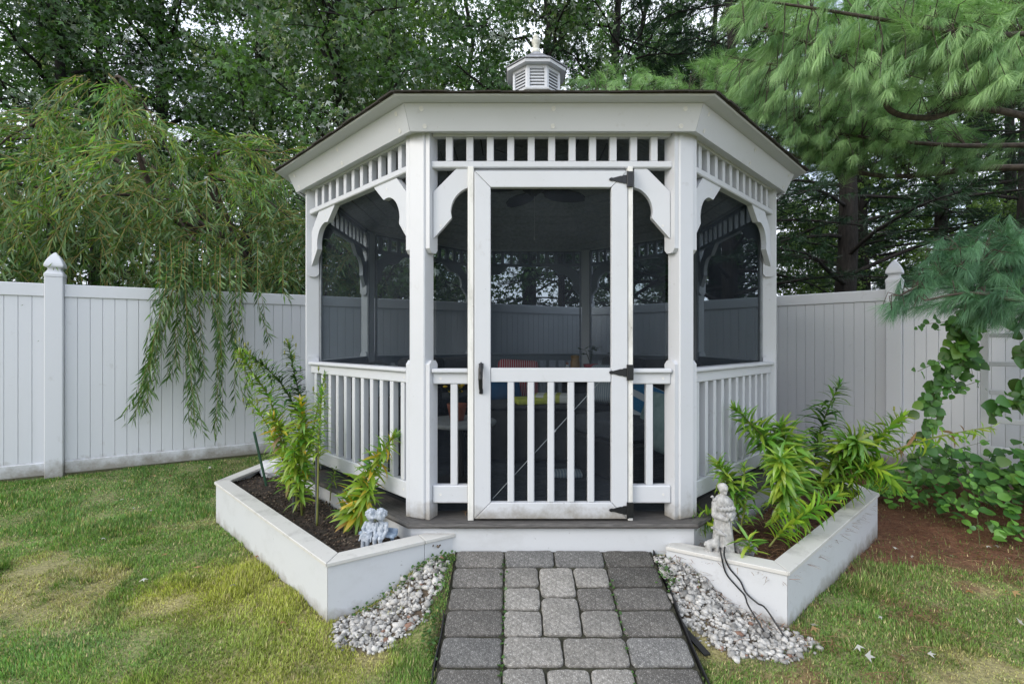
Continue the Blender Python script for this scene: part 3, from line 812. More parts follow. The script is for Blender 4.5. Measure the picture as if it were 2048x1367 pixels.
def paver(x0, x1, y0, y1, kind):
    w, h = x1 - x0 - .007, y1 - y0 - .007
    rr = .022; pts = []
    for (cx, cy, a0) in ((w / 2 - rr, h / 2 - rr, 0), (-w / 2 + rr, h / 2 - rr, 90), (-w / 2 + rr, -h / 2 + rr, 180), (w / 2 - rr, -h / 2 + rr, 270)):
        for i in range(4): pts.append((cx + rr * math.cos(R(a0 + i * 30)), cy + rr * math.sin(R(a0 + i * 30))))
    pts2 = []
    for i in range(len(pts)):
        a = pts[i]; b = pts[(i + 1) % len(pts)]; pts2.append(a)
        L = math.hypot(b[0] - a[0], b[1] - a[1])
        if L > .05:
            for t in (.25, .5, .75): pts2.append((a[0] + (b[0] - a[0]) * t, a[1] + (b[1] - a[1]) * t))
    pts = [(x + random.uniform(-.0026, .0026), y + random.uniform(-.0026, .0026)) for x, y in pts2]
    mb = MB(); n = len(pts); V = []; ring = ((1.0, -.055), (1.0, -.010), (.985, -.004), (.955, -.0002), (.90, .001))
    for s, z in ring:
        for (x, y) in pts:
            sx = (w * s - (1 - s) * 0) ; k = (w - (1 - s) * .16) / w; k2 = (h - (1 - s) * .16) / h
            V.append((x * k, y * k2, z + random.uniform(-.0006, .0006)))
    F = [tuple(range(n))[::-1]]
    for i in range(len(ring) - 1): F += [(i * n + j, i * n + (j + 1) % n, (i + 1) * n + (j + 1) % n, (i + 1) * n + j) for j in range(n)]
    F.append(tuple(range((len(ring) - 1) * n, len(ring) * n)))
    mb.add(V, F)
    cx, cy = (x0 + x1) / 2, (y0 + y1) / 2
    sl = math.atan((pz(y1) - pz(y0)) / (y1 - y0))
    Mx = Matrix.Translation((cx, cy, pz(cy) + random.uniform(-.002, .002))) @ Matrix.Rotation(sl, 4, 'X') @ Matrix.Rotation(random.uniform(-.008, .008), 4, 'Y') @ Matrix.Rotation(random.uniform(-.012, .012), 4, 'Z')
    me = mb.mesh('paver', PM[kind], True)
    link('paver', me, path, Mx)
C0, C1, C2, C3 = -.314, -.042, .508, .781
rows = [2.787, 2.656, 2.516, 2.373, 2.226, 2.077, 1.93, 1.785, 1.64, 1.50, 1.36, 1.22]
th = (C2 - C1) / 3
for r in range(len(rows) - 1):
    yb, yt = rows[r + 1], rows[r]
    paver(C0, C1, yb, yt, 'd' if r != 4 else 'g'); paver(C2, C3, yb, yt, ['x', 'x', 'd', 'd', 'g', 'd', 'd', 'g', 'd', 'd', 'd'][r])
    if r in (0, 4, 8):
        paver(C1, (C1 + C2) / 2 + (-.01 if r else .0), yb, yt, 'm' if r else 'g'); paver((C1 + C2) / 2 + (-.01 if r else .0), C2, yb, yt, 'm' if r else 'g')
    else:
        paver(C1, C1 + th, yb, yt, 'm'); paver(C1 + 2 * th, C2, yb, yt, 'd' if r == 2 else 'm')
for (a, b) in ((2.656, 2.226), (2.077, 1.64), (1.5, 1.22)):
    m = a - .205 if a == 2.656 else (a + b) / 2
    paver(C1 + th, C1 + 2 * th, m, a, 'm'); paver(C1 + th, C1 + 2 * th, b, m, 'm')
# black edging strips along the ramp
M['edging'] = mat_plain('black_plastic_edging', (.012, .012, .013), .5)
for sx, y0, y1, nm in ((.796, 2.78, 1.9, 'black plastic edging strip along the right of the paver ramp'), (-.329, 2.35, 1.9, 'black plastic edging strip along the left of the paver ramp')):
    mb = MB(); pts = [(sx + .004 * math.sin(i), y0 + (y1 - y0) * i / 8, pz(y0 + (y1 - y0) * i / 8) + .004) for i in range(9)]
    for i in range(8):
        a, b = pts[i], pts[i + 1]
        mb.add([(a[0], a[1], a[2] - .1), (a[0] + .006, a[1], a[2] - .1), (a[0] + .006, a[1], a[2]), (a[0], a[1], a[2]), (b[0], b[1], b[2] - .1), (b[0] + .006, b[1], b[2] - .1), (b[0] + .006, b[1], b[2]), (b[0], b[1], b[2])],
               [(0, 1, 5, 4), (1, 2, 6, 5), (2, 3, 7, 6), (3, 0, 4, 7)])
    o = mb.obj('edging_strip', M['edging']); tag(o, nm, 'edging')
mb = MB(); mb.prism([(.805, 2.36), (.825, 2.30), (.875, 2.17), (.845, 2.165), (.81, 2.27)], lambda x, y: (x, y, gz1(x, y) + .012), lambda x, y: (x, y, gz1(x, y) + .02))
tag(mb.obj('landscape_fabric', M['edging']), 'torn flap of black landscape fabric beside the right gravel', 'fabric')
# ------------------------------------------------------------------ gravel
def ico():
    bm = bmesh.new(); bmesh.ops.create_icosphere(bm, subdivisions=1, radius=1); v = np.array([x.co[:] for x in bm.verts]); f = np.array([[y.index for y in x.verts] for x in bm.faces]); bm.free(); return v, f
IV, IF = ico()
def rot_rand(n): return frames(rand_dir(n), rand_dir(n))
def rocks(name, x, y, z, size, col, mat):
    n = len(x)
    V = np.repeat(IV[None], n, 0) * (1 + rng.uniform(-.40, .35, (n, len(IV), 1)))
    V = V * (size[:, None] * rng.uniform(.6, 1.25, (n, 3)))[:, None, :]
    V = np.einsum('nij,nkj->nki', rot_rand(n), V); V[..., 2] *= .75
    V += np.stack([x, y, z], -1)[:, None]
    F = IF[None] + (np.arange(n) * len(IV))[:, None, None]
    return mesh_np(name, V.reshape(-1, 3), F.reshape(-1, 3), mat, np.repeat(col[:, None], len(IV), 1).reshape(-1, 3))
M['gravel'] = mat_attr('marble_chip', .75, .3, 90, .75, 1.1)
def gravel(poly, n, label):
    x0, x1 = min(p[0] for p in poly), max(p[0] for p in poly); y0, y1 = min(p[1] for p in poly), max(p[1] for p in poly)
    x = rng.uniform(x0, x1, n * 4); y = rng.uniform(y0, y1, n * 4)
    jx = x + rng.normal(0, .014, len(x)); jy = y + rng.normal(0, .014, len(x))
    k = inpoly(jx, jy, poly); x, y = x[k][:n], y[k][:n]; n = len(x)
    s = np.clip(rng.lognormal(math.log(.0098), .42, n), .0045, .024)
    g = rng.choice([.56, .43, .30, .17], n, p=[.34, .34, .21, .11]) * rng.uniform(.8, 1.05, n)
    c = np.stack([g, g * .98, g * .93], -1); br = rng.random(n) < .012; c[br] = (.24, .14, .10)
    z = gz(x, y) + rng.uniform(-.003, .013, n)
    o = link('gravel', rocks('gravel', x, y, z, s, c, M['gravel'])); tag(o, label, kind='stuff'); return o
gravel(LG_IN, 1150, 'white marble gravel between the left planter and the pavers')
gravel(RG_IN, 1750, 'white marble gravel between the right planter and the pavers')
# soil crumbs and bark
M['crumb'] = mat_attr('bark_crumb', .95)
def crumbs(poly, n, zf, cols, label, size=.006):
    x0, x1 = min(p[0] for p in poly), max(p[0] for p in poly); y0, y1 = min(p[1] for p in poly), min(4.6, max(p[1] for p in poly))
    x = rng.uniform(x0, x1, n * 3); y = rng.uniform(y0, y1, n * 3); k = inpoly(x, y, poly); x, y = x[k][:n], y[k][:n]; n = len(x)
    c = np.array(cols)[rng.integers(0, len(cols), n)] * rng.uniform(.6, 1.3, (n, 1))
    o = link('crumbs', rocks('crumbs', x, y, zf(x, y) + rng.uniform(-.002, .006, n), rng.uniform(.5, 1.7, n) * size, c, M['crumb'])); tag(o, label, kind='stuff')
crumbs([p for p in LSOIL], 2600, zsl, [(.02, .014, .01), (.045, .03, .02), (.09, .06, .04), (.14, .11, .08)], 'bark crumbs scattered on the soil of the left planter')

# pine needles on the ground, right
M['litter'] = mat_attr('dry_needles', .8)
def needles_litter(n, region, zf, label, L=(.05, .11), cols=((.16, .07, .035), (.22, .10, .05), (.10, .045, .025), (.28, .17, .09))):
    x, y = region(n); n = len(x)
    a = rng.uniform(0, 2 * PI, n); f = np.stack([np.cos(a), np.sin(a), rng.normal(0, .12, n)], -1); R_ = frames(f, np.array([[0, 0, 1.]]) + rng.normal(0, .3, (n, 3)))
    c = np.array(cols)[rng.integers(0, len(cols), n)] * rng.uniform(.6, 1.25, (n, 1))
    tv = [(-.5, 0, 0), (.5, 0, 0), (.5, .5, .06), (-.5, .5, .06), (.3, 1, 0), (-.3, 1, 0)]; tf = [(0, 1, 2, 3), (3, 2, 4, 5)]
    l = rng.uniform(*L, n); s = np.stack([np.full(n, .0022), l, l], -1)
    o = link('needle_litter', scatter('needle_litter', tv, tf, np.stack([x, y, zf(x, y) + rng.uniform(.003, .02, n)], -1), R_, s, c, M['litter'])); tag(o, label, kind='stuff')
def reg_right(n):
    x = rng.uniform(1.2, 6.0, n * 5); y = rng.uniform(2.0, 6.2, n * 5)
    _, _, nd_ = lawn_mix(x, y); k = (rng.random(len(x)) < nd_ ** 1.5 * .95 + .02) & ~inpoly(x, y, RPOLY) & (y < 7.7 - (x - 1.22) * 1.045); return x[k][:n], y[k][:n]
needles_litter(26000, reg_right, gz, 'fallen brown pine needles covering the ground by the vine')
def reg_bed(n):
    x = rng.uniform(.9, 2.7, n * 4); y = rng.uniform(2.4, 4.6, n * 4); k = inpoly(x, y, RSOIL); return x[k][:n], y[k][:n]
needles_litter(3800, reg_bed, zsr, 'brown pine needles lying in the planter of green lilies')
def reg_gr(n):
    x = rng.uniform(.8, 1.45, n * 5); y = rng.uniform(2.1, 2.75, n * 5); e = (2.755 - (x - .862) * .763); k = inpoly(x, y, RG_IN) & (rng.random(len(x)) < np.exp(-(e - y) / .05) + .02); return x[k][:n], y[k][:n]
needles_litter(420, reg_gr, lambda x, y: gz(x, y) + .02, 'brown needles caught along the foot of the right planter', L=(.03, .07))
def reg_dk(n):
    x = rng.uniform(-.3, .7, n); y = rng.uniform(2.90, 2.96, n); return x, y
needles_litter(260, reg_dk, lambda x, y: x * 0 + .383, 'dry needles swept against the inside of the door', L=(.03, .07), cols=((.3, .18, .09), (.2, .11, .06)))

# ------------------------------------------------------------------ statues
M['grey_stone'] = mat_noise('pale_cast_stone', (.25, .25, .245), (.46, .46, .45), 45, rough=.85, bs=.5, bd=.004)
M['blue_stone'] = mat_noise('blue_grey_cast_stone', (.20, .235, .28), (.44, .48, .53), 55, rough=.8, bs=.5, bd=.003)
M['blue_dark'] = mat_noise('blue_grey_bench_stone', (.13, .19, .27), (.30, .37, .46), 40, rough=.8, bs=.5, bd=.003)
def blob(name, parts, mat, parent, loc, rz=0, scale=1.0, vox=.004, smooth=.35):
    """one continuous figure: a blended distance field of limbs, turned into a surface; part = (p0, p1, r0, r1) or (centre, (rx, ry, rz))"""
    lo = np.full(3, 9.); hi = np.full(3, -9.)
    for p in parts:
        for e, r in (((p[0], np.array(p[1])),) if len(p) == 2 else ((p[0], p[2]), (p[1], p[3]))):
            e = np.array(e); lo = np.minimum(lo, e - r); hi = np.maximum(hi, e + r)
    lo -= vox * 3; hi += vox * 3; sh = np.ceil((hi - lo) / vox).astype(int) + 1
    ax = [lo[i] + vox * np.arange(sh[i]) for i in range(3)]
    S = np.full(sh, 1.0); kb = vox * smooth * 4
    for p in parts:
        if len(p) == 2: c0 = np.array(p[0]) - np.array(p[1]); c1 = np.array(p[0]) + np.array(p[1])
        else: c0 = np.minimum(np.array(p[0]) - p[2], np.array(p[1]) - p[3]); c1 = np.maximum(np.array(p[0]) + p[2], np.array(p[1]) + p[3])
        i0 = np.clip(((c0 - lo) / vox).astype(int) - 4, 0, None); i1 = np.minimum(((c1 - lo) / vox).astype(int) + 6, sh)
        X, Y, Z = np.meshgrid(*[ax[i][i0[i]:i1[i]] for i in range(3)], indexing='ij'); Q = np.stack([X, Y, Z], -1)
        if len(p) == 2:
            r = np.array(p[1]); k0 = np.linalg.norm((Q - p[0]) / r, axis=-1); k1 = np.linalg.norm((Q - p[0]) / (r * r), axis=-1); d = k0 * (k0 - 1) / np.maximum(k1, 1e-9)
        else:
            a = np.array(p[0]); ba = np.array(p[1]) - a; t = np.clip(((Q - a) @ ba) / (ba @ ba + 1e-12), 0, 1); d = np.linalg.norm(Q - a - t[..., None] * ba, axis=-1) - (p[2] + (p[3] - p[2]) * t)
        sl = tuple(slice(i0[i], i1[i]) for i in range(3)); o_ = S[sl]
        h = np.clip(.5 + .5 * (o_ - d) / kb, 0, 1); S[sl] = o_ * (1 - h) + d * h - kb * h * (1 - h)
    n0, n1, n2 = [k - 1 for k in sh]; acc = np.zeros((n0, n1, n2, 3)); cnt = np.zeros((n0, n1, n2)); inside = S < 0
    cor = [(i, j, k) for i in (0, 1) for j in (0, 1) for k in (0, 1)]
    for c in cor:
        for A in range(3):
            if c[A]: continue
            e = list(c); e[A] = 1
            s0 = S[c[0]:c[0] + n0, c[1]:c[1] + n1, c[2]:c[2] + n2]; s1 = S[e[0]:e[0] + n0, e[1]:e[1] + n1, e[2]:e[2] + n2]; x = (s0 < 0) != (s1 < 0)
            t = np.where(x, s0 / np.where(x, s0 - s1, 1), 0)
            for B in range(3): acc[..., B] += np.where(x, t if B == A else c[B], 0)
            cnt += x
    act = cnt > 0; idx = np.full(act.shape, -1); idx[act] = np.arange(act.sum())
    V = (np.argwhere(act) + acc[act] / cnt[act][:, None]) * vox + lo; F = []
    for A in range(3):
        B, C = (A + 1) % 3, (A + 2) % 3
        s0 = inside[tuple(slice(0, -1) if i == A else slice(None) for i in range(3))]; s1 = inside[tuple(slice(1, None) if i == A else slice(None) for i in range(3))]
        w = np.argwhere(s0 != s1); w = w[(w[:, B] > 0) & (w[:, C] > 0) & (w[:, B] < sh[B] - 1) & (w[:, C] < sh[C] - 1)]
        def at(db, dc):
            u = w.copy(); u[:, B] += db; u[:, C] += dc; return idx[u[:, 0], u[:, 1], u[:, 2]]
        q4 = np.stack([at(-1, -1), at(0, -1), at(0, 0), at(-1, 0)], -1); fl = s0[w[:, 0], w[:, 1], w[:, 2]]; q4[~fl] = q4[~fl][:, ::-1]; F.append(q4)
    me2 = mesh_np(name, V, np.concatenate(F), mat, None, True)
    return link(name, me2, parent, Matrix.Translation(loc) @ Matrix.Rotation(rz, 4, 'Z') @ Matrix.Scale(scale, 4))
# kissing children on a bench (metres, front = -y)
sx, sy = (752 - 1024) / FPX * 2.72, 2.72
st = empty('garden_statue', (sx, sy, .262), R(-14)); tag(st, 'blue grey statue of two kissing children seated on a little bench', 'statue')
mb = MB(); mb.box((0, .022, .072), (.215, .05, .016), .003); mb.box((0, .05, .085), (.21, .012, .03), .003)
mb.obj('bench', M['blue_dark'], st)
for s in (-1, 1):
    mb = MB(); mb.tube([(s * .082, .03, .066), (s * .084, .028, .03), (s * .088, .024, -.005)], [.012, .010, .016], 8); mb.obj('bench_leg', M['blue_dark'], st)
def curls(c, r, n, seed):
    q = random.Random(seed); out = []
    for i in range(n):
        z = 1 - 1.35 * (i + .5) / n; a = i * 2.4; h = math.sqrt(max(0, 1 - z * z))
        if h * math.sin(a) < -.55 and z < .45: continue
        out.append(((c[0] + r * h * math.cos(a), c[1] + r * h * math.sin(a), c[2] + r * z), (.0075 * q.uniform(.7, 1.2),) * 3))
    return out
girl = [((-.040, .012, .100), (.027, .022, .040)), ((-.042, .010, .085), (.034, .026, .022)), ((-.042, -.012, .078), (.036, .030, .016)),
        ((-.046, -.030, .066), (.036, .014, .020)),
        ((-.034, .008, .140), (-.028, .004, .152), .010, .010), ((-.030, .002, .176), (.026, .027, .030)), ((-.010, -.016, .170), (.010, .008, .009)), ((-.004, -.018, .172), (.004, .004, .004)),
        ((-.064, .006, .130), (-.076, -.004, .102), .010, .009), ((-.076, -.004, .102), (-.052, -.030, .088), .009, .007), ((-.050, -.032, .088), (.008, .007, .006)),
        ((-.016, .004, .128), (-.008, -.008, .104), .009, .008), ((-.008, -.008, .104), (-.030, -.034, .088), .008, .006),
        ((-.056, -.032, .066), (-.058, -.038, .016), .013, .010), ((-.030, -.034, .066), (-.030, -.040, .016), .013, .010),
        ((-.058, -.048, .008), (.011, .018, .009)), ((-.030, -.050, .008), (.011, .018, .009))]
girl += [((-.040 + .012 * math.cos(a), -.024 + .012 * math.sin(a), .094), (.007, .006, .006)) for a in (0, 1, 2, 3, 4, 5)]
girl += [((-.076 + .017 * i, -.043 + .002 * (i % 2), .052), (-.070 + .015 * i, -.028, .078), .0045, .003) for i in range(5)]
girl += curls((-.031, .005, .178), .028, 34, 1)
boy = [((.030, .012, .106), (.027, .022, .040)), ((.030, .006, .084), (.030, .028, .020)),
       ((.026, .008, .142), (.024, .004, .152), .010, .010), ((.026, .002, .180), (.027, .027, .030)), ((.006, -.014, .172), (.009, .008, .009)), ((.001, -.017, .174), (.004, .004, .004)),
       ((.056, .008, .134), (.064, -.004, .104), .012, .010), ((.064, -.004, .104), (.056, -.030, .074), .009, .007), ((.054, -.034, .070), (.008, .009, .006)),
       ((.004, .006, .132), (-.002, -.010, .100), .010, .009), ((-.002, -.010, .100), (.012, -.034, .076), .008, .007),
       ((.014, .0, .078), (.014, -.036, .070), .016, .014), ((.046, .0, .078), (.046, -.036, .070), .016, .014),
       ((.014, -.038, .068), (.013, -.040, .018), .012, .009), ((.046, -.038, .068), (.045, -.036, .026), .012, .009),
       ((.013, -.050, .008), (.011, .018, .009)), ((.045, -.048, .016), (.011, .017, .009)),
       ((.014, -.040, .026), (.013, .013, .005)), ((.046, -.038, .034), (.013, .013, .005)),
       ((.030, -.010, .106), (.017, .004, .016)), ((.030, -.013, .100), (.010, .003, .009)), ((.016, -.008, .126), (.014, -.006, .140), .004, .004), ((.044, -.008, .126), (.046, -.004, .140), .004, .004)]
boy += curls((.027, .006, .183), .028, 34, 2)
blob('girl_figure', girl, M['blue_stone'], st, (0, 0, 0), 0, 1.02, .0026)
blob('boy_figure', boy, M['blue_stone'], st, (0, 0, 0), 0, 1.02, .0026)
# robed friar with a fawn and a bird
fx, fy = (1445 - 1024) / FPX * 2.68, 2.68
fr_ = empty('friar_statue', (fx, fy, .215), R(8)); fr_.scale = (1, 1, 1.08); tag(fr_, 'pale stone robed friar statue with a fawn and a bird on his shoulder', 'statue')
robe = []
for i in range(15):
    a = i / 14 * 2 * PI; ca, sa = math.cos(a), math.sin(a); w = 1 + .10 * (i % 2)
    robe.append(((.006 + .060 * ca * w, .040 * sa * w + .005, .0), (.034 * ca, .026 * sa, .245), .014, .010))
body = [((0, 0, .10), (.045, .034, .13)), ((0, 0, .235), (.050, .036, .055)), ((0, 0, .27), (.056, .040, .030)), ((0, 0, .285), (.040, .034, .022)),
        ((0, 0, .295), (0, -.002, .312), .016, .015), ((.002, -.004, .334), (.025, .025, .026)), ((.002, -.028, .334), (.0045, .006, .006)), ((.002, -.022, .318), (.010, .009, .010)), ((.002, .003, .340), (.029, .027, .018)),
        ((.022, -.002, .336), (.004, .006, .008)), ((-.018, -.002, .336), (.004, .006, .008)),
        ((-.050, .0, .265), (-.058, -.010, .215), .021, .020), ((-.058, -.010, .215), (-.016, -.046, .205), .020, .015), ((.050, .0, .265), (.060, -.010, .215), .021, .020), ((.060, -.010, .215), (.022, -.046, .205), .020, .015),
        ((-.010, -.054, .206), (.010, .008, .008)), ((.018, -.054, .206), (.010, .008, .008)), ((.002, -.056, .222), (.018, .010, .013)), ((.012, -.060, .232), (.008, .007, .007)), ((-.012, -.058, .230), (.008, .006, .008)),
        ((.034, -.046, .0), (.018, .020, .010))] + robe
body += [((-.052 + .0116 * i, -.034 - .010 * math.sin(i / 9 * PI), .252 - .004 * (i % 2)), (.009, .008, .010)) for i in range(10)]
body += [((-.005 + .004 * i, -.040 - .003 * i, .195), (.002 + .016 * i, -.046, .006), .005, .008) for i in range(-2, 4)]
body += [((.025, -.042, .19), (.045, -.032, .02), .004, .007), ((.03, -.04, .185), (.004, -.045, .08), .004, .004)]
blob('friar_figure', [((p[0][0] * .80, p[0][1], p[0][2]), (p[1][0] * .84, p[1][1], p[1][2])) if len(p) == 2 else ((p[0][0] * .80, *p[0][1:]), (p[1][0] * .80, *p[1][1:]), p[2] * .80, p[3] * .80) for p in body], M['grey_stone'], fr_, (0, 0, 0), 0, 1.08, .0030, .25)
fawn = [((-.075, -.010, .085), (-.050, -.020, .092), .020, .022), ((-.048, -.020, .095), (-.042, -.026, .140), .016, .010), ((-.040, -.030, .146), (.014, .013, .013)), ((-.034, -.038, .143), (-.018, -.048, .136), .010, .007),
        ((-.050, -.018, .155), (-.066, -.016, .164), .006, .005), ((-.066, -.016, .164), (.009, .004, .006)), ((-.034, -.014, .156), (-.026, -.010, .164), .005, .004),
        ((-.048, -.030, .085), (-.046, -.030, .048), .010, .007), ((-.046, -.030, .048), (-.046, -.034, .004), .006, .006), ((-.046, -.012, .08), (-.044, -.012, .0), .009, .006),
        ((-.084, -.018, .080), (-.080, -.020, .052), .013, .008), ((-.080, -.020, .052), (-.088, -.018, .034), .007, .006), ((-.088, -.018, .034), (-.086, -.022, .0), .006, .006), ((-.086, -.002, .08), (-.090, -.002, .04), .012, .006), ((-.090, -.002, .04), (-.088, -.002, .0), .006, .006),
        ((-.096, -.008, .092), (-.102, -.006, .080), .007, .005)]
blob('fawn_figure', fawn, M['grey_stone'], fr_, (0, 0, .0), 0, 1.05, .003)
bird = [((-.042, -.004, .296), (.016, .009, .010)), ((-.060, -.006, .310), (.008, .007, .007)), ((-.068, -.008, .311), (-.073, -.009, .310), .003, .0015), ((-.036, .0, .292), (-.024, .004, .284), .006, .004)]
blob('bird_figure', bird, M['grey_stone'], fr_, (0, 0, 0), 0, 1.04, .0025)
# rocks in the beds
def stone(label, p, r, mat, seed):
    q = np.random.default_rng(seed); bm = bmesh.new(); bmesh.ops.create_icosphere(bm, subdivisions=3, radius=1)
    for v in bm.verts:
        n = v.co.normalized(); k = 1 + .22 * math.sin(3.1 * n.x + seed) * math.cos(2.7 * n.y + seed) + .12 * math.sin(6 * n.z + 5 * n.x + seed)
        v.co = Vector((n.x * r[0], n.y * r[1], n.z * r[2])) * k
        v.co += Vector(q.normal(0, .015 * min(r), 3))
    me = bpy.data.meshes.new('stone'); bm.to_mesh(me); bm.free(); me.materials.append(mat)
    o = link('stone', me); o.location = p; tag(o, label, 'stone')
M['rock'] = mat_noise('speckled_rock', (.10, .105, .11), (.40, .40, .40), 50, rough=.9, bs=.6)
M['rock2'] = mat_noise('pale_flat_rock', (.42, .44, .46), (.62, .63, .65), 9, rough=.8, bs=.3)
stone('speckled grey rock at the foot of the robed statue', P(1490, 1096, 2.66), (.055, .045, .04), M['rock'], 3)
stone('big pale smooth rock at the far corner of the left planter', Vector((-2.02, 4.25, .31)), (.16, .12, .085), M['rock2'], 8)
stone('grey rock half hidden under the middle lilies of the right planter', P(1575, 1030, 3.0), (.08, .05, .10), M['rock'], 12)
mb = MB(); mb.tube([P(1585, 905, 3.95), P(1612, 906, 3.9), P(1640, 918, 3.8), P(1660, 930, 3.7)], .032, 10)
M['pipe'] = mat_plain('pale_grey_pipe', (.5, .53, .58), .5)
tag(mb.obj('drain_pipe', M['pipe'], None, None, True), 'short pale drain pipe lying behind the right lilies', 'pipe')
# black lamp cords over the planter edge
def cord(label, pts, r=.0042):
    c = bpy.data.curves.new('c', 'CURVE'); c.dimensions = '3D'
    V = [Vector(p) for p in pts]; out = []
    for i in range(len(V) - 1):
        p0, p1, p2, p3 = V[max(i - 1, 0)], V[i], V[i + 1], V[min(i + 2, len(V) - 1)]
        for t in np.linspace(0, 1, 7)[:-1]:
            out.append(.5 * ((2 * p1) + (p2 - p0) * t + (2 * p0 - 5 * p1 + 4 * p2 - p3) * t * t + (3 * p1 - p0 - 3 * p2 + p3) * t ** 3))
    out.append(V[-1]); bpy.data.curves.remove(c)
    mb = MB(); mb.tube(out, r, 7); o = mb.obj('power_cord', M['black'], None, None, True); tag(o, label, 'cord', 'black lamp cords')
def onwall(x, y, d=.012):   # a point a little before the front of the right planter, seen at x, y
    u = (x - 1024) / FPX; a, b = Vector(RP[0]), Vector(RP[1]); n = (b - a); n = Vector((n.y, -n.x)).normalized(); a = a + n * d
    e = (b - a + n * d); # solve u*Y = X on the line
    t = (u * a.y - a.x) / (e.x - u * e.y); p = a + e * t
    return Vector((p.x, p.y, CZ + (683 - y) / FPX * p.y))
cord('left black cord running from the robed statue over the planter edge', [P(1441, 1094, 2.63), Vector(onwall(1441, 1101, -.05)) + Vector((0, 0, .012)), onwall(1443, 1112, .018), onwall(1452, 1145), onwall(1474, 1172), onwall(1487, 1186), onwall(1492, 1196, .05), onwall(1498, 1212, .10), Vector((1.20, 2.33, gz1(1.20, 2.33) + .012))])
cord('right black cord hanging beside its twin over the planter edge', [P(1450, 1093, 2.63), Vector(onwall(1449, 1100, -.05)) + Vector((0, 0, .012)), onwall(1449, 1112, .02), onwall(1459, 1135), onwall(1480, 1160), onwall(1492, 1184, .02), onwall(1515, 1205, .035), onwall(1532, 1216, .05), Vector((1.28, 2.30, gz1(1.28, 2.30) + .010)), Vector((1.30, 2.22, gz1(1.30, 2.22) + .004))])
# plant stakes
M['stake'] = mat_plain('green_stake', (.012, .06, .03), .45); M['wood_stake'] = mat_plain('dark_stake', (.05, .055, .06), .8)
def stake(label, a, b, r, mat):
    mb = MB(); mb.tube([a, b], r, 8); tag(mb.obj('plant_stake', mat), label, 'stake', 'stakes in the left planter')
stake('slim green plant stake leaning at the back left of the soil', P(534, 975, 3.86), P(508, 862, 3.86), .010, M['stake'])
stake('short dark grey stake tied to the middle lily stem', P(634, 1045, 3.06), P(634, 895, 3.06), .011, M['wood_stake'])
stake('dark stake hidden in the yellow green lily clump', P(588, 1020, 3.32), P(588, 905, 3.32), .010, M['wood_stake'])

# ------------------------------------------------------------------ furniture inside
def mat_wicker(name, c0, c1):
    m, nt, b = mat_new(name); tc = nt.nodes.new('ShaderNodeTexCoord'); br = nt.nodes.new('ShaderNodeTexBrick')
    br.inputs['Scale'].default_value = 22; br.inputs['Color1'].default_value = (*c1, 1); br.inputs['Color2'].default_value = (*c0, 1); br.inputs['Mortar'].default_value = (.004, .004, .004, 1); br.inputs['Mortar Size'].default_value = .03
    br.inputs['Row Height'].default_value = .25
    mp = nt.nodes.new('ShaderNodeMapping'); mp.inputs['Rotation'].default_value = (R(90), 0, R(37)); nt.links.new(tc.outputs['Object'], mp.inputs[0]); nt.links.new(mp.outputs[0], br.inputs['Vector'])
    nt.links.new(br.outputs[0], b.inputs['Base Color']); b.inputs['Roughness'].default_value = .55; bump(nt, b, br.outputs['Fac'], -.6, .006); return m
M['wicker'] = mat_wicker('dark_wicker', (.018, .017, .017), (.045, .042, .04))
M['cushion'] = mat_noise('charcoal_cushion', (.028, .029, .031), (.045, .046, .05), 60, rough=.95, bs=.2)
M['seatc'] = mat_noise('slate_cushion', (.05, .055, .062), (.075, .08, .09), 60, rough=.95, bs=.2)
def mat_stripe(name, cols, scale, axis):
    m, nt, b = mat_new(name); tc = nt.nodes.new('ShaderNodeTexCoord'); w = nt.nodes.new('ShaderNodeTexWave'); w.bands_direction = axis; w.inputs['Scale'].default_value = scale; w.inputs['Distortion'].default_value = .6
    r = nt.nodes.new('ShaderNodeValToRGB'); r.color_ramp.interpolation = 'CONSTANT'; r.color_ramp.elements[0].color = (*cols[0], 1); r.color_ramp.elements[1].color = (*cols[1], 1); r.color_ramp.elements[1].position = .72
    nt.links.new(tc.outputs['Object'], w.inputs[0]); nt.links.new(w.outputs[0], r.inputs[0]); nt.links.new(r.outputs[0], b.inputs['Base Color']); b.inputs['Roughness'].default_value = .95; return m
M['redstripe'] = mat_stripe('red_striped_cloth', ((.36, .03, .045), (.50, .42, .40)), 14, 'X')
M['bluestripe'] = mat_stripe('blue_striped_cloth', ((.20, .26, .30), (.42, .44, .45)), 14, 'X')
M['teal'] = mat_noise('teal_cloth', (.010, .055, .13), (.014, .08, .18), 8, rough=.9)
M['tealwhite'] = mat_stripe('blue_white_cloth', ((.02, .13, .26), (.42, .45, .48)), 2.2, 'Z')
M['sage'] = mat_noise('sage_cloth', (.16, .24, .23), (.26, .34, .33), 10, rough=.9)
M['lime'] = mat_noise('lime_towel', (.32, .36, .03), (.44, .47, .08), 12, rough=.95, bs=.3)
M['towel'] = mat_stripe('white_lime_towel', ((.48, .48, .46), (.36, .38, .08)), 3.0, 'X')
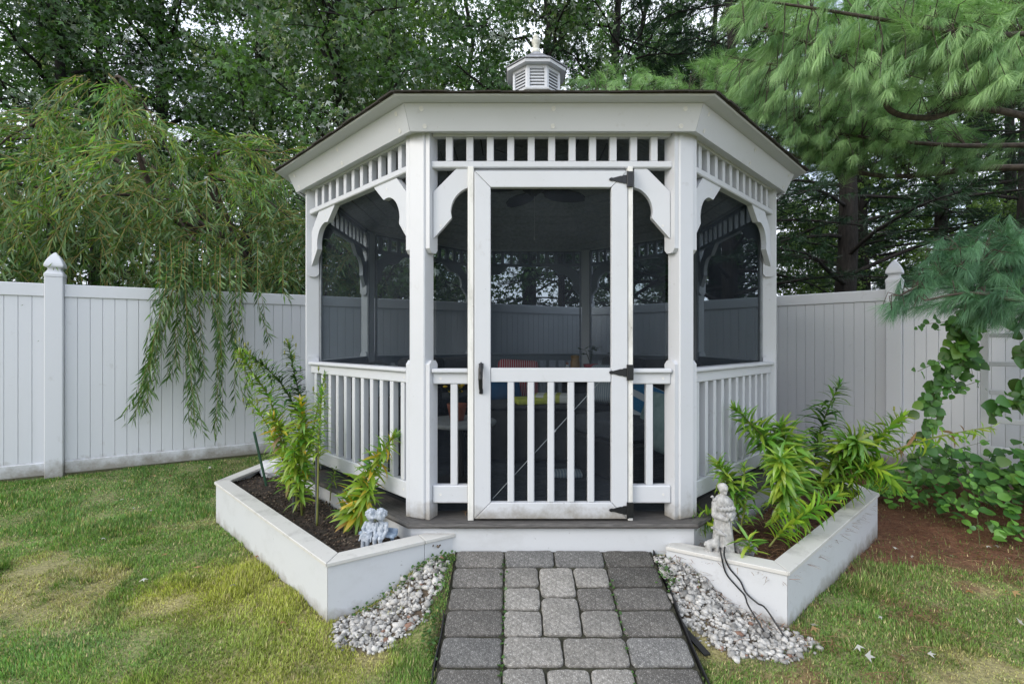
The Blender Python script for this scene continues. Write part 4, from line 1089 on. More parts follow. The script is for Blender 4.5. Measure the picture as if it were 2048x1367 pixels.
def soft(size, bev=.05, puff=.03, name='cushion', mat=None):
    bm = bmesh.new(); bmesh.ops.create_cube(bm, size=1)
    for v in bm.verts: v.co = Vector((v.co.x * size[0], v.co.y * size[1], v.co.z * size[2]))
    bmesh.ops.bevel(bm, geom=list(bm.edges), offset=min(bev, min(size) * .45), segments=3, affect='EDGES', profile=.6)
    bmesh.ops.subdivide_edges(bm, edges=list(bm.edges), cuts=1, use_grid_fill=True)
    ax = min(range(3), key=lambda i: size[i])
    for v in bm.verts:
        u = 1
        for i in range(3):
            if i != ax: u *= max(0, 1 - (2 * v.co[i] / size[i]) ** 2)
        v.co[ax] += math.copysign(puff * u, v.co[ax])
    me = bpy.data.meshes.new(name); bm.to_mesh(me); bm.free(); me.materials.append(mat); me.polygons.foreach_set('use_smooth', [True] * len(me.polygons)); return me
FL = .381
def sofa(label, c, rz, w, n):
    s = empty('wicker_sofa', (*c, FL), rz); tag(s, label, 'sofa', 'dark wicker sofas inside the gazebo')
    MB().box((0, 0, .16), (w, .72, .30), .02).obj('frame', M['wicker'], s)
    MB().box((0, .33, .50), (w, .07, .42), .02).obj('back_frame', M['wicker'], s)
    for sd in (-1, 1): MB().box((sd * (w / 2 - .05), -.02, .44), (.10, .66, .27), .02).obj('arm', M['wicker'], s)
    cw = (w - .22) / n
    for i in range(n):
        x = -w / 2 + .11 + cw * (i + .5)
        link('seat_cushion', soft((cw - .01, .62, .13), .04, .015, 'seat_cushion', M['seatc']), s, Matrix.Translation((x, -.03, .375)))
        link('back_cushion', soft((cw - .01, .16, .44), .06, .03, 'back_cushion', M['cushion']), s, Matrix.Translation((x, .22, .62)) @ Matrix.Rotation(-.15, 4, 'X'))
    return s
sofa('dark wicker sofa along the left rear screens', (-.66, 5.62), R(45), 1.35, 2)
sofa('dark wicker sofa along the right rear screens', (1.28, 5.22), R(-52), 1.45, 2)
sofa('dark wicker loveseat under the left screen', (-1.04, 4.42), R(90), .95, 2)
def pillow(label, p, rot, size, mat):
    o = link('throw_pillow', soft(size, .06, .05, 'throw_pillow', mat), None, Matrix.Translation(p) @ Matrix.Rotation(rot[2], 4, 'Z') @ Matrix.Rotation(rot[0], 4, 'X') @ Matrix.Rotation(rot[1], 4, 'Y')); tag(o, label, 'pillow', 'throw pillows inside the gazebo')
pillow('red and white striped pillow leaning on the left rear sofa', Vector((.06, 5.05, 1.02)), (-.35, .06, .1), (.42, .13, .40), M['redstripe'])
pillow('plain blue pillow low beside the red striped one', Vector((-.12, 4.7, .95)), (-.5, .0, .3), (.40, .13, .28), M['teal'])
pillow('blue grey striped pillow on the right rear sofa', Vector((.98, 5.0, .97)), (-.4, .0, -.5), (.40, .13, .40), M['bluestripe'])
pillow('blue and white pillow behind the narrow right screen', Vector((1.06, 3.98, .86)), (-.5, .3, -.9), (.42, .14, .40), M['tealwhite'])
pillow('sage green pillow behind the narrow right screen', Vector((1.12, 3.62, .80)), (-.3, .1, -1.1), (.42, .14, .42), M['sage'])
pillow('dim sage pillow lying on the left loveseat', Vector((-1.12, 4.55, 1.02)), (-.9, .2, 1.6), (.44, .14, .42), M['sage'])
pillow('pale grey pillow propped against the left loveseat', Vector((-1.1, 4.2, 1.0)), (-.7, .5, 1.4), (.40, .13, .36), M['bluestripe'])
ot = empty('wicker_ottoman', (.23, 4.55, FL)); tag(ot, 'square dark wicker table with a folded towel on top', 'table')
MB().box((0, 0, .24), (.86, .86, .44), .02).obj('frame', M['wicker'], ot)
MB().box((0, 0, .472), (.90, .90, .022), .008).obj('table_top', M['cushion'], ot)
o = link('folded_towel', soft((.30, .24, .05), .02, .008, 'folded_towel', M['lime'])); o.location = (.17, 4.28, FL + .511); o.rotation_euler = (0, 0, .2); tag(o, 'folded lime towel on the wicker table', 'towel', 'towels on the wicker table')
o = link('folded_towel', soft((.34, .26, .07), .03, .012, 'folded_towel', M['towel'])); o.location = (.36, 4.36, FL + .523); o.rotation_euler = (0, 0, -.15); tag(o, 'folded white towel with lime bands beside the lime towel', 'towel', 'towels on the wicker table')
ch = empty('wicker_chair', (.92, 3.88, FL), R(-65)); tag(ch, 'dark wicker chair with a grey seat cushion just inside the door', 'chair')
MB().box((0, 0, .15), (.66, .66, .28), .02).obj('frame', M['wicker'], ch)
link('seat_cushion', soft((.62, .62, .14), .04, .015, 'seat_cushion', M['seatc']), ch, Matrix.Translation((0, 0, .365)))
MB().box((0, .34, .42), (.66, .06, .50), .02).obj('back_frame', M['wicker'], ch)
o = link('crumpled_cloth', soft((.22, .16, .03), .012, .02, 'crumpled_cloth', M['bluestripe'])); o.location = (.42, 3.75, FL + .02); tag(o, 'crumpled pale cloth on the dark floor', 'cloth')
# side tables, pots
M['white_top'] = mat_plain('round_white_top', (.32, .32, .31), .5); M['terra'] = mat_plain('terracotta', (.28, .08, .04), .7); M['redpot'] = mat_plain('red_glazed_pot', (.42, .02, .03), .25); M['yellow'] = mat_plain('amber_bottle', (.33, .18, .03), .3); M['pale'] = mat_plain('pale_jar', (.6, .6, .58), .3); M['darkwood'] = mat_plain('dark_wood', (.03, .025, .02), .5)
M['leaf_in'] = mat_leaf('house_plant_leaf', .2, None, (.03, .06, .02)); M['flower_red'] = mat_plain('red_petal', (.45, .05, .03), .8); M['flower_yel'] = mat_plain('yellow_petal', (.7, .45, .03), .8)
t = empty('side_table', (-.38, 3.60, FL)); tag(t, 'round white topped side table left of the door', 'table')
mb = MB(); mb.lathe([(.26, .42), (.265, .43), (.265, .445), (.25, .45)], 28); mb.obj('table_top', M['white_top'], t, None, True)
mb = MB(); mb.lathe([(.03, .04), (.025, .418)], 10); mb.obj('stem', M['darkwood'], t)
mb = MB(); mb.lathe([(.18, 0), (.16, .02), (.03, .038)], 20); mb.obj('base', M['darkwood'], t)
def pot(label, p, r, h, mat, leaf, n, spread, flowers=None):
    o = empty('flower_pot', p); tag(o, label, 'potted plant')
    mb = MB(); mb.lathe([(r * .7, 0), (r * .85, h * .4), (r, h * .8), (r * 1.05, h), (r * .9, h), (r * .85, h * .85)], 20); mb.obj('pot', mat, o, None, True)
    mb = MB(); q = random.Random(n)
    L = []
    for i in range(n):
        a = q.uniform(0, 2 * PI); rr = spread * q.uniform(.3, 1); top = Vector((rr * math.cos(a), rr * math.sin(a), h + spread * q.uniform(.7, 1.6)))
        mb.tube([(0, 0, h * .85), (top.x * .4, top.y * .4, top.z * .9), top], .002, 4); L.append(top)
    mb.obj('stem', M['leaf_in'], o)
    mb = MB(); mf = MB()
    for top in L:
        for j in range(3):
            a = q.uniform(0, 6.28); d = Vector((math.cos(a), math.sin(a), q.uniform(-.6, .3))) * spread * .45; s = d.cross(Vector((0, 0, 1))) * .35
            mb.add([top, top + d * .5 + s, top + d, top + d * .5 - s], [(0, 1, 2, 3)])
        if flowers: mf.lathe([(.002, -.006), (.016, 0), (.018, .006), (.006, .012)], 8, tuple(top + Vector((0, 0, .01))))
    mb.obj('foliage', leaf, o)
    if flowers: mf.obj('flower', flowers, o)
pot('terracotta pot of yellow flowers on the round side table', (-.40, 3.58, FL + .451), .07, .12, M['terra'], M['leaf_in'], 9, .09, M['flower_yel'])
t = empty('corner_table', (.86, 5.95, FL)); tag(t, 'dark corner table under the rear screen holding pots', 'table')
MB().box((0, 0, .60), (.52, .40, .03), .005).obj('table_top', M['darkwood'], t)
for sx_ in (-1, 1):
    for sy_ in (-1, 1): MB().box((sx_ * .22, sy_ * .16, .292), (.04, .04, .584), .004).obj('leg', M['darkwood'], t)
pot('red glazed pot with a drooping plant on the corner table', (.94, 5.88, FL + .616), .085, .14, M['redpot'], M['leaf_in'], 9, .16)
o = empty('amber_jar', (.75, 5.86, FL + .616)); tag(o, 'tall amber jar beside the red pot', 'jar'); mb = MB(); mb.lathe([(.05, 0), (.055, .02), (.055, .16), (.045, .19), (.05, .22)], 18); mb.obj('body', M['yellow'], o, None, True); mb = MB(); mb.lathe([(.052, .2205), (.052, .24), (.02, .25)], 18); mb.obj('lid', M['yellow'], o)
o = empty('pale_jar', (.655, 5.84, FL + .616)); tag(o, 'small pale bottle left of the amber jar', 'bottle'); mb = MB(); mb.lathe([(.028, 0), (.03, .09), (.014, .12), (.014, .135)], 14); mb.obj('body', M['pale'], o, None, True); mb = MB(); mb.lathe([(.016, .1355), (.016, .16), (.004, .165)], 12); mb.obj('cap', M['terra'], o)
# ceiling fan
M['fanblade'] = mat_plain('dark_palm_blade', (.06, .055, .05), .6)
fan = empty('ceiling_fan', (GX - .03, GY - .1, 2.80)); tag(fan, 'dark ceiling fan with broad leaf blades and a pull chain', 'fan')
mb = MB(); mb.lathe([(.02, .55), (.02, .16), (.09, .14), (.11, .08), (.10, .02), (.05, -.01), (.03, -.03), (.004, -.045)], 20); mb.obj('motor', M['fanblade'], fan, None, True)
bl = [(0.10, -.02), (.16, -.04), (.22, -.10), (.34, -.13), (.48, -.12), (.60, -.07), (.66, 0), (.60, .07), (.48, .12), (.34, .13), (.22, .10), (.16, .04), (.10, .02)]
mb = MB(); mb.prism(bl, lambda x, y: (x, y, .03 - .12 * y), lambda x, y: (x, y, .042 - .12 * y)); bme = mb.mesh('blade', M['fanblade'])
for i in range(5): link('blade', bme, fan, Matrix.Rotation(i * 2 * PI / 5 + .62, 4, 'Z'))
mb = MB(); mb.tube([(.01, -.02, -.04), (.01, -.02, -.42)], .0018, 5); mb.lathe([(.003, -.45), (.008, -.44), (.006, -.42)], 8, (.01, -.02, 0)); mb.obj('pull_chain', M['steel'], fan)
# ------------------------------------------------------------------ lilies
def lance(curve, width, fold=.25, twist=0.0):
    rows = [(0, .35), (.16, .80), (.38, 1.0), (.62, .80), (.84, .42)]
    V = []; F = []
    for t, w in rows:
        a = curve * t
        y = math.sin(a) / curve if abs(curve) > 1e-3 else t
        z = -(1 - math.cos(a)) / curve if abs(curve) > 1e-3 else 0
        hw = width * w / 2; tw = twist * t
        V += [(-hw * math.cos(tw), y, z + hw * fold - hw * math.sin(tw)), (0, y, z), (hw * math.cos(tw), y, z + hw * fold + hw * math.sin(tw))]
    a = curve; V.append((0, math.sin(a) / curve, -(1 - math.cos(a)) / curve))
    for i in range(4):
        for j in range(2): F.append((i * 3 + j, i * 3 + j + 1, i * 3 + j + 4, i * 3 + j + 3))
    F += [(12, 13, 15), (13, 14, 15)]
    return V, F
LM = {'g': mat_leaf('lily_green', .38, None, (.13, .29, .042), .05, .4, .30), 'y': mat_leaf('lily_yellow_green', .40, None, (.25, .38, .045), .05, .4, .28),
      'o': mat_leaf('lily_yellow', .38, None, (.50, .37, .045), .04, .4, .30), 'd': mat_leaf('lily_dark_green', .28, None, (.048, .115, .03), .05, .4, .30),
      'b': mat_leaf('lily_dead_leaf', .2, None, (.24, .17, .09), .02, .5, .3)}
LLEAF = {}
for kx in LM:
    LLEAF[kx] = []
    for cv in (.35, .8, 1.35):
        for wd in (.155, .21):
            v, f = lance(cv, wd, .35, random.uniform(-.4, .4)); mb = MB(); mb.add(v, f); LLEAF[kx].append(mb.mesh('leaf', LM[kx], True))
M['lily_stem'] = mat_noise('lily_stem', (.09, .12, .02), (.22, .22, .05), 12, rough=.6)
M['lily_stem_d'] = mat_noise('lily_stem_dark', (.03, .06, .015), (.08, .10, .03), 12, rough=.6)
M['pod'] = mat_noise('seed_pod', (.13, .17, .03), (.24, .25, .06), 12, rough=.6)
def bez(pts, n):
    V = [Vector(p) for p in pts]; out = []
    for i in range(len(V) - 1):
        p0, p1, p2, p3 = V[max(i - 1, 0)], V[i], V[i + 1], V[min(i + 2, len(V) - 1)]
        for t in np.linspace(0, 1, n + 1)[:-1]:
            t = float(t); out.append(.5 * ((2 * p1) + (p2 - p0) * t + (2 * p0 - 5 * p1 + 4 * p2 - p3) * t * t + (3 * p1 - p0 - 3 * p2 + p3) * t ** 3))
    out.append(V[-1]); return out
def lily(label, pts, nleaf, ll, mix, start=.15, stem='lily_stem', pods=0, rad=.006, ang=(46, 78), droop=.16, seed=0, top=.45):
    q = random.Random(seed + 100); base = Vector(pts[0])
    root = empty('lily_plant', base); tag(root, label, 'lily', 'lilies in the planters')
    path = bez([Vector(p) - base for p in pts], 8); n = len(path)
    mb = MB(); mb.tube(path, [rad * (1 - .65 * i / (n - 1)) for i in range(n)], 6); mb.obj('stem', M[stem], root, None, True)
    keys = [k for k, c in mix for _ in range(c)]
    for i in range(nleaf):
        t = start + (1 - start) * (i + q.random() * .6) / nleaf; f = min(t, .999) * (n - 1); j = int(f); p = path[j].lerp(path[min(j + 1, n - 1)], f - j)
        tg = (path[min(j + 1, n - 1)] - path[max(j - 1, 0)]).normalized()
        a = i * 2.4 + q.uniform(-.4, .4); u = tg.orthogonal().normalized(); w = tg.cross(u); rd = u * math.cos(a) + w * math.sin(a)
        an = R(q.uniform(*ang)) * (1 - .55 * max(0, t - .75) / .25)
        d = (rd * math.sin(an) + tg * math.cos(an) + Vector((0, 0, -droop * q.random()))).normalized()
        up = tg if abs(tg.dot(d)) < .95 else Vector((0, 0, 1)); s = d.cross(up).normalized(); nn = s.cross(d)
        L = ll * q.uniform(.75, 1.2) * (1 - (1 - top) * max(0, (t - .6) / .4) ** 1.3)
        key = q.choice(keys)
        Mx = Matrix((( s.x, d.x, nn.x, p.x), (s.y, d.y, nn.y, p.y), (s.z, d.z, nn.z, p.z), (0, 0, 0, 1))) @ Matrix.Diagonal((L, L, L, 1))
        link('leaf', q.choice(LLEAF[key]), root, Mx)
    for i in range(pods):
        t = .72 + .28 * (i + .5) / pods; f = min(t, .999) * (n - 1); j = int(f); p = path[j]; tg = (path[min(j + 1, n - 1)] - path[max(j - 1, 0)]).normalized()
        u = tg.orthogonal().normalized(); a = i * 2.4; rd = u * math.cos(a) + tg.cross(u) * math.sin(a)
        e = p + rd * .05 + tg * .02; mb = MB(); mb.tube([p, e, e + Vector((0, 0, .015))], .0018, 4); mb.tube([e + Vector((0, 0, .012)), e + Vector((0, 0, .022)), e + Vector((0, 0, .040)), e + Vector((0, 0, .046))], [.003, .0065, .006, .002], 6); mb.obj('seed_pod', M['pod'], root, None, True)
    return root
# left planter
lily('tall light green lily leaning left toward the hanging willow', [P(589, 985, 3.72), P(567, 900, 3.68), P(540, 800, 3.6), P(505, 745, 3.55), P(480, 705, 3.5)], 163, 0.137, [('g', 2), ('y', 3)], .30, pods=9, rad=.009, seed=1, top=.5)
lily('dark green lily slanting from the post to the upper left', [P(630, 930, 3.9), P(606, 850, 3.88), P(565, 770, 3.85), P(520, 725, 3.8), P(470, 690, 3.75)], 207, 0.124, [('d', 4), ('g', 1)], .12, 'lily_stem_d', pods=8, rad=.008, seed=2, top=.4)
lily('dark green lily standing upright against the left post', [P(625, 930, 3.95), P(615, 850, 3.95), P(592, 760, 3.95), P(575, 680, 3.95)], 207, 0.132, [('d', 3), ('g', 2)], .12, 'lily_stem_d', pods=9, rad=.008, seed=3, top=.35)
lily('yellow green bushy lily in the middle of the left clump', [P(592, 1020, 3.30), P(596, 950, 3.28), P(606, 860, 3.26), P(600, 800, 3.25)], 172, 0.150, [('y', 5), ('g', 3), ('o', 1)], .28, rad=.008, seed=4)
lily('yellow green lily rising behind the bushy one toward the rail', [P(606, 1012, 3.38), P(612, 930, 3.4), P(632, 830, 3.42), P(650, 745, 3.44)], 145, 0.111, [('y', 2), ('g', 2)], .15, pods=5, rad=.007, seed=5, top=.35)
lily('thin lily tied to the grey stake with a bare lower stem', [P(634, 1050, 3.04), P(636, 960, 3.04), P(638, 860, 3.05), P(645, 780, 3.06)], 103, 0.098, [('y', 2), ('g', 1)], .48, rad=.007, seed=6, top=.5)
lily('pale lily with a drooping withered top beside the green stake', [P(578, 1000, 3.55), P(575, 930, 3.5), P(562, 860, 3.45), P(540, 830, 3.42)], 137, 0.132, [('y', 4), ('g', 2), ('o', 1), ('b', 1)], .12, rad=.007, seed=7)
lily('golden yellow lily leaning right behind the children statue', [P(686, 1046, 3.02), P(715, 985, 3.0), P(750, 925, 2.98), P(790, 868, 2.96)], 180, 0.137, [('y', 5), ('o', 2), ('g', 2)], .06, rad=.007, droop=.5, seed=8, top=.35)
lily('small golden lily tuft at the foot of the leaning one', [P(700, 1040, 2.97), P(722, 1010, 2.95), P(738, 975, 2.93)], 93, 0.156, [('y', 3), ('o', 1), ('g', 1)], .1, rad=.006, droop=.8, seed=9)
lily('tiny sparse lily shoot beside the left deck edge', [P(660, 1000, 3.45), P(664, 960, 3.45), P(672, 935, 3.45)], 26, 0.086, [('y', 1), ('g', 2)], .2, rad=.004, seed=10)
lily('lime lily arching left above the pale boulder', [P(596, 1000, 3.6), P(570, 930, 3.58), P(535, 850, 3.52), P(500, 800, 3.5)], 96, 0.110, [('y', 4), ('g', 2)], .34, rad=.008, pods=5, seed=32)
lily('dense lime lily low in the left clump in front of the pale rock', [P(604, 1030, 3.28), P(600, 985, 3.24), P(590, 930, 3.2), P(588, 890, 3.2)], 88, 0.120, [('y', 5), ('g', 2)], .22, rad=.008, droop=.5, seed=33, top=.8)
# right planter
G_ = [('g', 4), ('y', 3)]
lily('tall arching lily at the back, against the white fence', [P(1628, 935, 3.75), P(1636, 880, 3.72), P(1655, 820, 3.7), P(1680, 765, 3.68)], 99, 0.179, [('g', 4), ('d', 2)], .12, 'lily_stem_d', rad=.008, seed=11, top=.4)
lily('big green lily leaning left toward the balusters', [P(1605, 1010, 3.25), P(1575, 930, 3.22), P(1525, 870, 3.2), P(1470, 815, 3.18)], 170, 0.167, [('g', 5), ('y', 1)], .10, rad=.008, seed=12, top=.35)
lily('broad green lily behind the bright drooping one', [P(1600, 1000, 3.3), P(1590, 930, 3.28), P(1570, 880, 3.26), P(1560, 850, 3.25)], 137, 0.179, G_, .10, rad=.008, seed=13)
lily('bright lime lily with drooping leaves in the middle of the bed', [P(1578, 1050, 2.98), P(1572, 1000, 2.93), P(1565, 950, 2.9), P(1560, 915, 2.88)], 162, 0.149, [('y', 4), ('g', 2)], .12, rad=.008, droop=.9, seed=14, top=.8)
lily('wide green lily at the right, tipped with a yellow seed head', [P(1640, 1000, 3.4), P(1690, 930, 3.38), P(1750, 880, 3.35), P(1805, 830, 3.32)], 185, 0.172, G_, .10, rad=.008, pods=2, seed=15, top=.4)
lily('low green lily spilling over the far corner of the right planter', [P(1650, 1010, 3.35), P(1700, 950, 3.3), P(1745, 930, 3.25), P(1785, 960, 3.2)], 145, 0.172, G_, .15, rad=.008, droop=.6, seed=16, top=.7)
lily('broad drooping lily between the middle and far right clumps', [P(1620, 1010, 3.4), P(1660, 930, 3.35), P(1690, 890, 3.3), P(1710, 880, 3.25)], 145, 0.179, G_, .15, rad=.008, droop=.6, seed=17, top=.8)
lily('lily lying sideways across the front of the right bed', [P(1538, 1092, 2.72), P(1570, 1055, 2.74), P(1620, 1020, 2.78), P(1680, 985, 2.82)], 116, 0.113, [('g', 3), ('y', 3)], .15, rad=.006, seed=18, top=.6)
lily('lily rising behind the robed statue', [P(1478, 1040, 2.92), P(1468, 985, 2.92), P(1452, 950, 2.92), P(1438, 925, 2.92)], 97, 0.113, [('y', 2), ('g', 3)], .08, rad=.006, seed=19, top=.7)
lily('lily sprig to the right of the robed statue', [P(1480, 1060, 2.88), P(1492, 1000, 2.88), P(1490, 960, 2.9), P(1488, 930, 2.9)], 64, 0.119, [('g', 3), ('y', 1)], .08, rad=.006, seed=20)
lily('low lily sticking out left over the deck beside the fawn', [P(1455, 1050, 2.95), P(1430, 1030, 2.92), P(1400, 1040, 2.9), P(1368, 1048, 2.88)], 80, 0.119, [('g', 3), ('y', 2)], .08, rad=.006, seed=21, top=.7)
lily('tiny lily rosette by the grey rock', [P(1500, 1105, 2.60), P(1499, 1092, 2.60), P(1497, 1078, 2.60)], 19, 0.113, [('g', 3), ('y', 1)], .1, rad=.004, seed=22, top=.9)
lily('long lily stem reaching right toward the trellis', [P(1770, 905, 3.3), P(1830, 885, 3.3), P(1910, 865, 3.3), P(1985, 852, 3.3)], 54, 0.107, [('y', 4), ('g', 1), ('b', 1)], .05, rad=.006, droop=1.0, seed=23)
lily('slim dark lily standing behind the robed statue against the balusters', [P(1436, 1000, 3.25), P(1440, 940, 3.25), P(1436, 890, 3.25)], 32, 0.096, [('g', 2), ('d', 2)], .2, rad=.005, seed=24)

# ------------------------------------------------------------------ trellis and vine
tx = (1974 - 1024) / FPX * 4.1
tr = empty('trellis', (tx, 4.12, .06), R(-46)); tag(tr, 'white ladder trellis with leafy vine climbing it', 'trellis')
for x in (0, .45): MB().box((x, 0, .72), (.055, .03, 1.44), .004).obj('upright', V_, tr)
for i in range(6): MB().box((.225, 0, .22 + i * .235), (.394, .022, .04), .004).obj('rung', V_, tr)
def ovate():
    prof = [(0, 0), (.12, .28), (.30, .46), (.55, .48), (.80, .30), (1.0, 0)]
    V = [(0, 0, 0)]; F = []
    for t, w in prof[1:-1]:
        z = -.18 * t * t
        V += [(-w, t, z + w * .22), (0, t, z), (w, t, z + w * .22)]
    V.append((0, 1, -.2)); n = len(V) - 1
    F += [(0, 2, 1), (0, 3, 2)]
    for i in range(3):
        b = 1 + i * 3
        for j in range(2): F.append((b + j, b + j + 1, b + j + 4, b + j + 3))
    b = 10; F += [(b, b + 1, n), (b + 1, b + 2, n)]
    return V, F
ovV, ovF = ovate()
ovT = [f if len(f) == 3 else None for f in ovF]
ovTri = [t for f in ovF for t in ([f] if len(f) == 3 else [(f[0], f[1], f[2]), (f[0], f[2], f[3])])]
VMAT = [mat_leaf('vine_leaf_deep', .22, (.075, .12, .07), (.06, .155, .036), .03, .4, .35), mat_leaf('vine_leaf_mid', .28, (.10, .17, .08), (.10, .235, .048), .03, .4, .30), mat_leaf('vine_leaf_light', .35, (.13, .22, .08), (.16, .36, .065), .03, .4, .25)]
VLM = []
for m_ in VMAT: mb = MB(); mb.add(ovV, ovF); VLM.append(mb.mesh('leaf', m_, True))
vine = empty('climbing_vine', (tx, 4.0, .06)); tag(vine, 'round leaved green vine sprawling over the trellis and ground', 'vine')
vo = Vector((tx, 4.0, .06))
leaves = []   # point, forward, normal, length, tone
def vstem(pts, step, ll, tone, r=.0022, stem=True):
    path = bez(pts, 8)
    if stem: mb = MB(); mb.tube([p - vo for p in path], r, 4); mb.obj('stem', M['lily_stem_d'], vine)
    acc = 0
    for a, b in zip(path[:-1], path[1:]):
        L = (b - a).length; acc += L
        while acc > step:
            acc -= step * .62; p = a.lerp(b, random.random()); tg = (b - a).normalized()
            for s in (-1, 1):
                if random.random() < .12: continue
                d = Vector((s * random.uniform(.2, 1), random.uniform(-.8, .3), random.uniform(-.8, .5))) + tg * .3
                d = d.normalized(); n = Vector((random.uniform(-.4, .4), -1 + random.uniform(-.3, .5), random.uniform(.0, 1.1)))
                leaves.append((p + Vector((random.gauss(0, .028), random.gauss(0, .03), random.gauss(0, .028))), d, n, ll * random.uniform(.5, 1.15), tone if random.random() < .8 else random.randint(0, 2)))
for pts, st_, ll, tn in (
    ([P(2090, 500, 3.9), P(2040, 560, 3.8), P(1975, 600, 3.75), P(1930, 640, 3.7), P(1910, 700, 3.7), P(1900, 740, 3.7)], .035, .085, 0),
    ([P(2060, 520, 3.8), P(1960, 610, 3.75), P(1940, 690, 3.72), P(1945, 750, 3.72)], .035, .095, 0),
    ([P(1940, 690, 3.75), P(1890, 715, 3.7), P(1850, 735, 3.68), P(1835, 742, 3.66)], .06, .06, 1),
    ([P(1930, 750, 3.75), P(1890, 760, 3.7), P(1860, 800, 3.7), P(1850, 850, 3.75), P(1838, 910, 3.85), P(1825, 960, 3.95)], .04, .075, 0),
    ([P(1880, 770, 3.75), P(1858, 800, 3.72), P(1870, 860, 3.75)], .04, .07, 1),
    ([P(1930, 640, 3.75), P(1870, 645, 3.72), P(1840, 650, 3.7)], .05, .055, 0),
    ([P(1960, 760, 3.8), P(1920, 775, 3.75), P(1900, 790, 3.75)], .05, .05, 1),
    ([P(2120, 560, 3.7), P(2070, 620, 3.65), P(2050, 680, 3.6), P(2060, 740, 3.6), P(2050, 800, 3.6)], .035, .11, 0),
    ([P(2000, 600, 3.75), P(1945, 625, 3.7), P(1915, 660, 3.68), P(1935, 720, 3.7)], .03, .085, 0),
    ([P(2010, 570, 3.7), P(1985, 610, 3.68), P(1930, 680, 3.68), P(1900, 720, 3.7)], .03, .09, 1),
    ([P(1930, 700, 3.72), P(1880, 770, 3.7), P(1865, 800, 3.7)], .03, .075, 0),
    ([P(2100, 480, 3.7), P(2000, 560, 3.68), P(1960, 580, 3.68)], .04, .09, 0),
    ([P(2080, 780, 3.6), P(2020, 810, 3.6), P(1985, 830, 3.6)], .04, .10, 0),
    ([P(1960, 1090, 3.3), P(1950, 1000, 3.5), P(1930, 920, 3.75)], .10, .05, 2),
    ([P(1815, 1000, 4.0), P(1850, 965, 3.95), P(1900, 905, 3.9), P(1980, 880, 3.8)], .07, .05, 1)):
    vstem(pts, st_, ll, tn)
HEAP = [(2.98, 4.18), (3.3, 4.5), (3.9, 4.6), (4.6, 4.0), (5.3, 3.3), (4.3, 2.95), (3.55, 3.12), (3.25, 3.35), (3.2, 3.8)]
k_ = 0
while k_ < 1150:
    x, y = random.uniform(2.9, 5.3), random.uniform(2.95, 4.6)
    if not bool(inpoly(np.array(x), np.array(y), HEAP)): continue
    e = min(math.hypot(x - (a[0] + (b[0] - a[0]) * t), y - (a[1] + (b[1] - a[1]) * t)) for a, b in zip(HEAP, HEAP[1:] + HEAP[:1]) for t in (0, .2, .4, .6, .8))
    hmax = .10 + .55 * min(1, e / .55) * (.5 + .7 * float(vnoise(x, y, 2.5)))
    if x > 3.9: hmax += .15 * min(1, (x - 3.9) / .5)
    z = gz1(x, y) + .02 + hmax * (1 - random.random() ** 2 * .8)
    d = Vector((random.uniform(-1, 1), random.uniform(-1, .3), random.uniform(-.5, .25))).normalized(); n = Vector((random.uniform(-.5, .5), random.uniform(-.9, .1), 1.0))
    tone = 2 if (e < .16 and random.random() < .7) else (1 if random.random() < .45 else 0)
    leaves.append((Vector((x, y, z)), d, n, random.uniform(.05, .10) * (.75 if tone == 2 else 1), tone)); k_ += 1
cpos = Vector((0, 0, CZ))
def infr(p): return p.y > .5 and abs(p.x / p.y) < 1.06
leaves.sort(key=lambda l: -l[3] / (l[0] - cpos).length + (9 if not infr(l[0]) else 0))
def leafM(p, d, n, L):
    d = d.normalized(); s = d.cross(n).normalized(); n = s.cross(d)
    return Matrix(((s.x, d.x, n.x, p.x), (s.y, d.y, n.y, p.y), (s.z, d.z, n.z, p.z), (0, 0, 0, 1))) @ Matrix.Diagonal((L, L, L, 1))
for p, d, n, L, t in leaves[:300]: link('leaf', VLM[t], vine, leafM(p - vo, d, n, L))
rest = leaves[300:]
VM_attr = mat_leaf('vine_foliage', .28, (.10, .19, .07), None, .03, .4)
vc = np.array([(.06, .155, .036), (.10, .235, .048), (.16, .36, .065)])
pp = np.array([(l[0] - vo)[:] for l in rest]); dd = np.array([l[1][:] for l in rest]); nn_ = np.array([l[2][:] for l in rest])
me = scatter('foliage', ovV, ovTri, pp, frames(dd, nn_), np.array([l[3] for l in rest]), vc[[l[4] for l in rest]] * rng.uniform(.7, 1.3, (len(rest), 1)), VM_attr, True)
tag(link('foliage', me, vine), kind='stuff')

# ------------------------------------------------------------------ trees
M['bark'] = mat_noise('shaded_bark', (.005, .0045, .004), (.022, .019, .017), 9, rough=.95, bs=1.0, bd=.03, stretch=(3, 3, .6))  # shade of the canopies on the trunks is put into this bark colour
M['pine_bark'] = mat_noise('pine_bark', (.03, .02, .015), (.085, .06, .048), 12, rough=.95, bs=.8, bd=.02, stretch=(2, 2, .8))
M['twig'] = mat_noise('brown_twig', (.030, .024, .019), (.085, .068, .052), 20, rough=.95, bs=.6)
M['willow_twig'] = mat_noise('olive_willow_twig', (.16, .13, .03), (.30, .22, .06), 10, rough=.7)
LEAF_M = mat_leaf('maple_leaf', .32, (.085, .13, .075), None, .03, .4)
NEED_M = mat_leaf('pine_needle', .18, None, None, .04, .4, tint=(.95, 1.1, .5))
WIL_M = mat_leaf('willow_leaf', .30, (.16, .26, .10), None, .03, .4)
mapV = [(0, 0, 0), (.17, .42, .03), (0, 1.0, -.10), (-.17, .42, .03), (.20, .22, .0), (.62, .62, -.12), (.14, .50, .02), (-.20, .22, 0), (-.62, .62, -.12), (-.14, .50, .02)]
mapF = [(0, 1, 2, 3), (0, 4, 5, 6), (0, 9, 8, 7)]

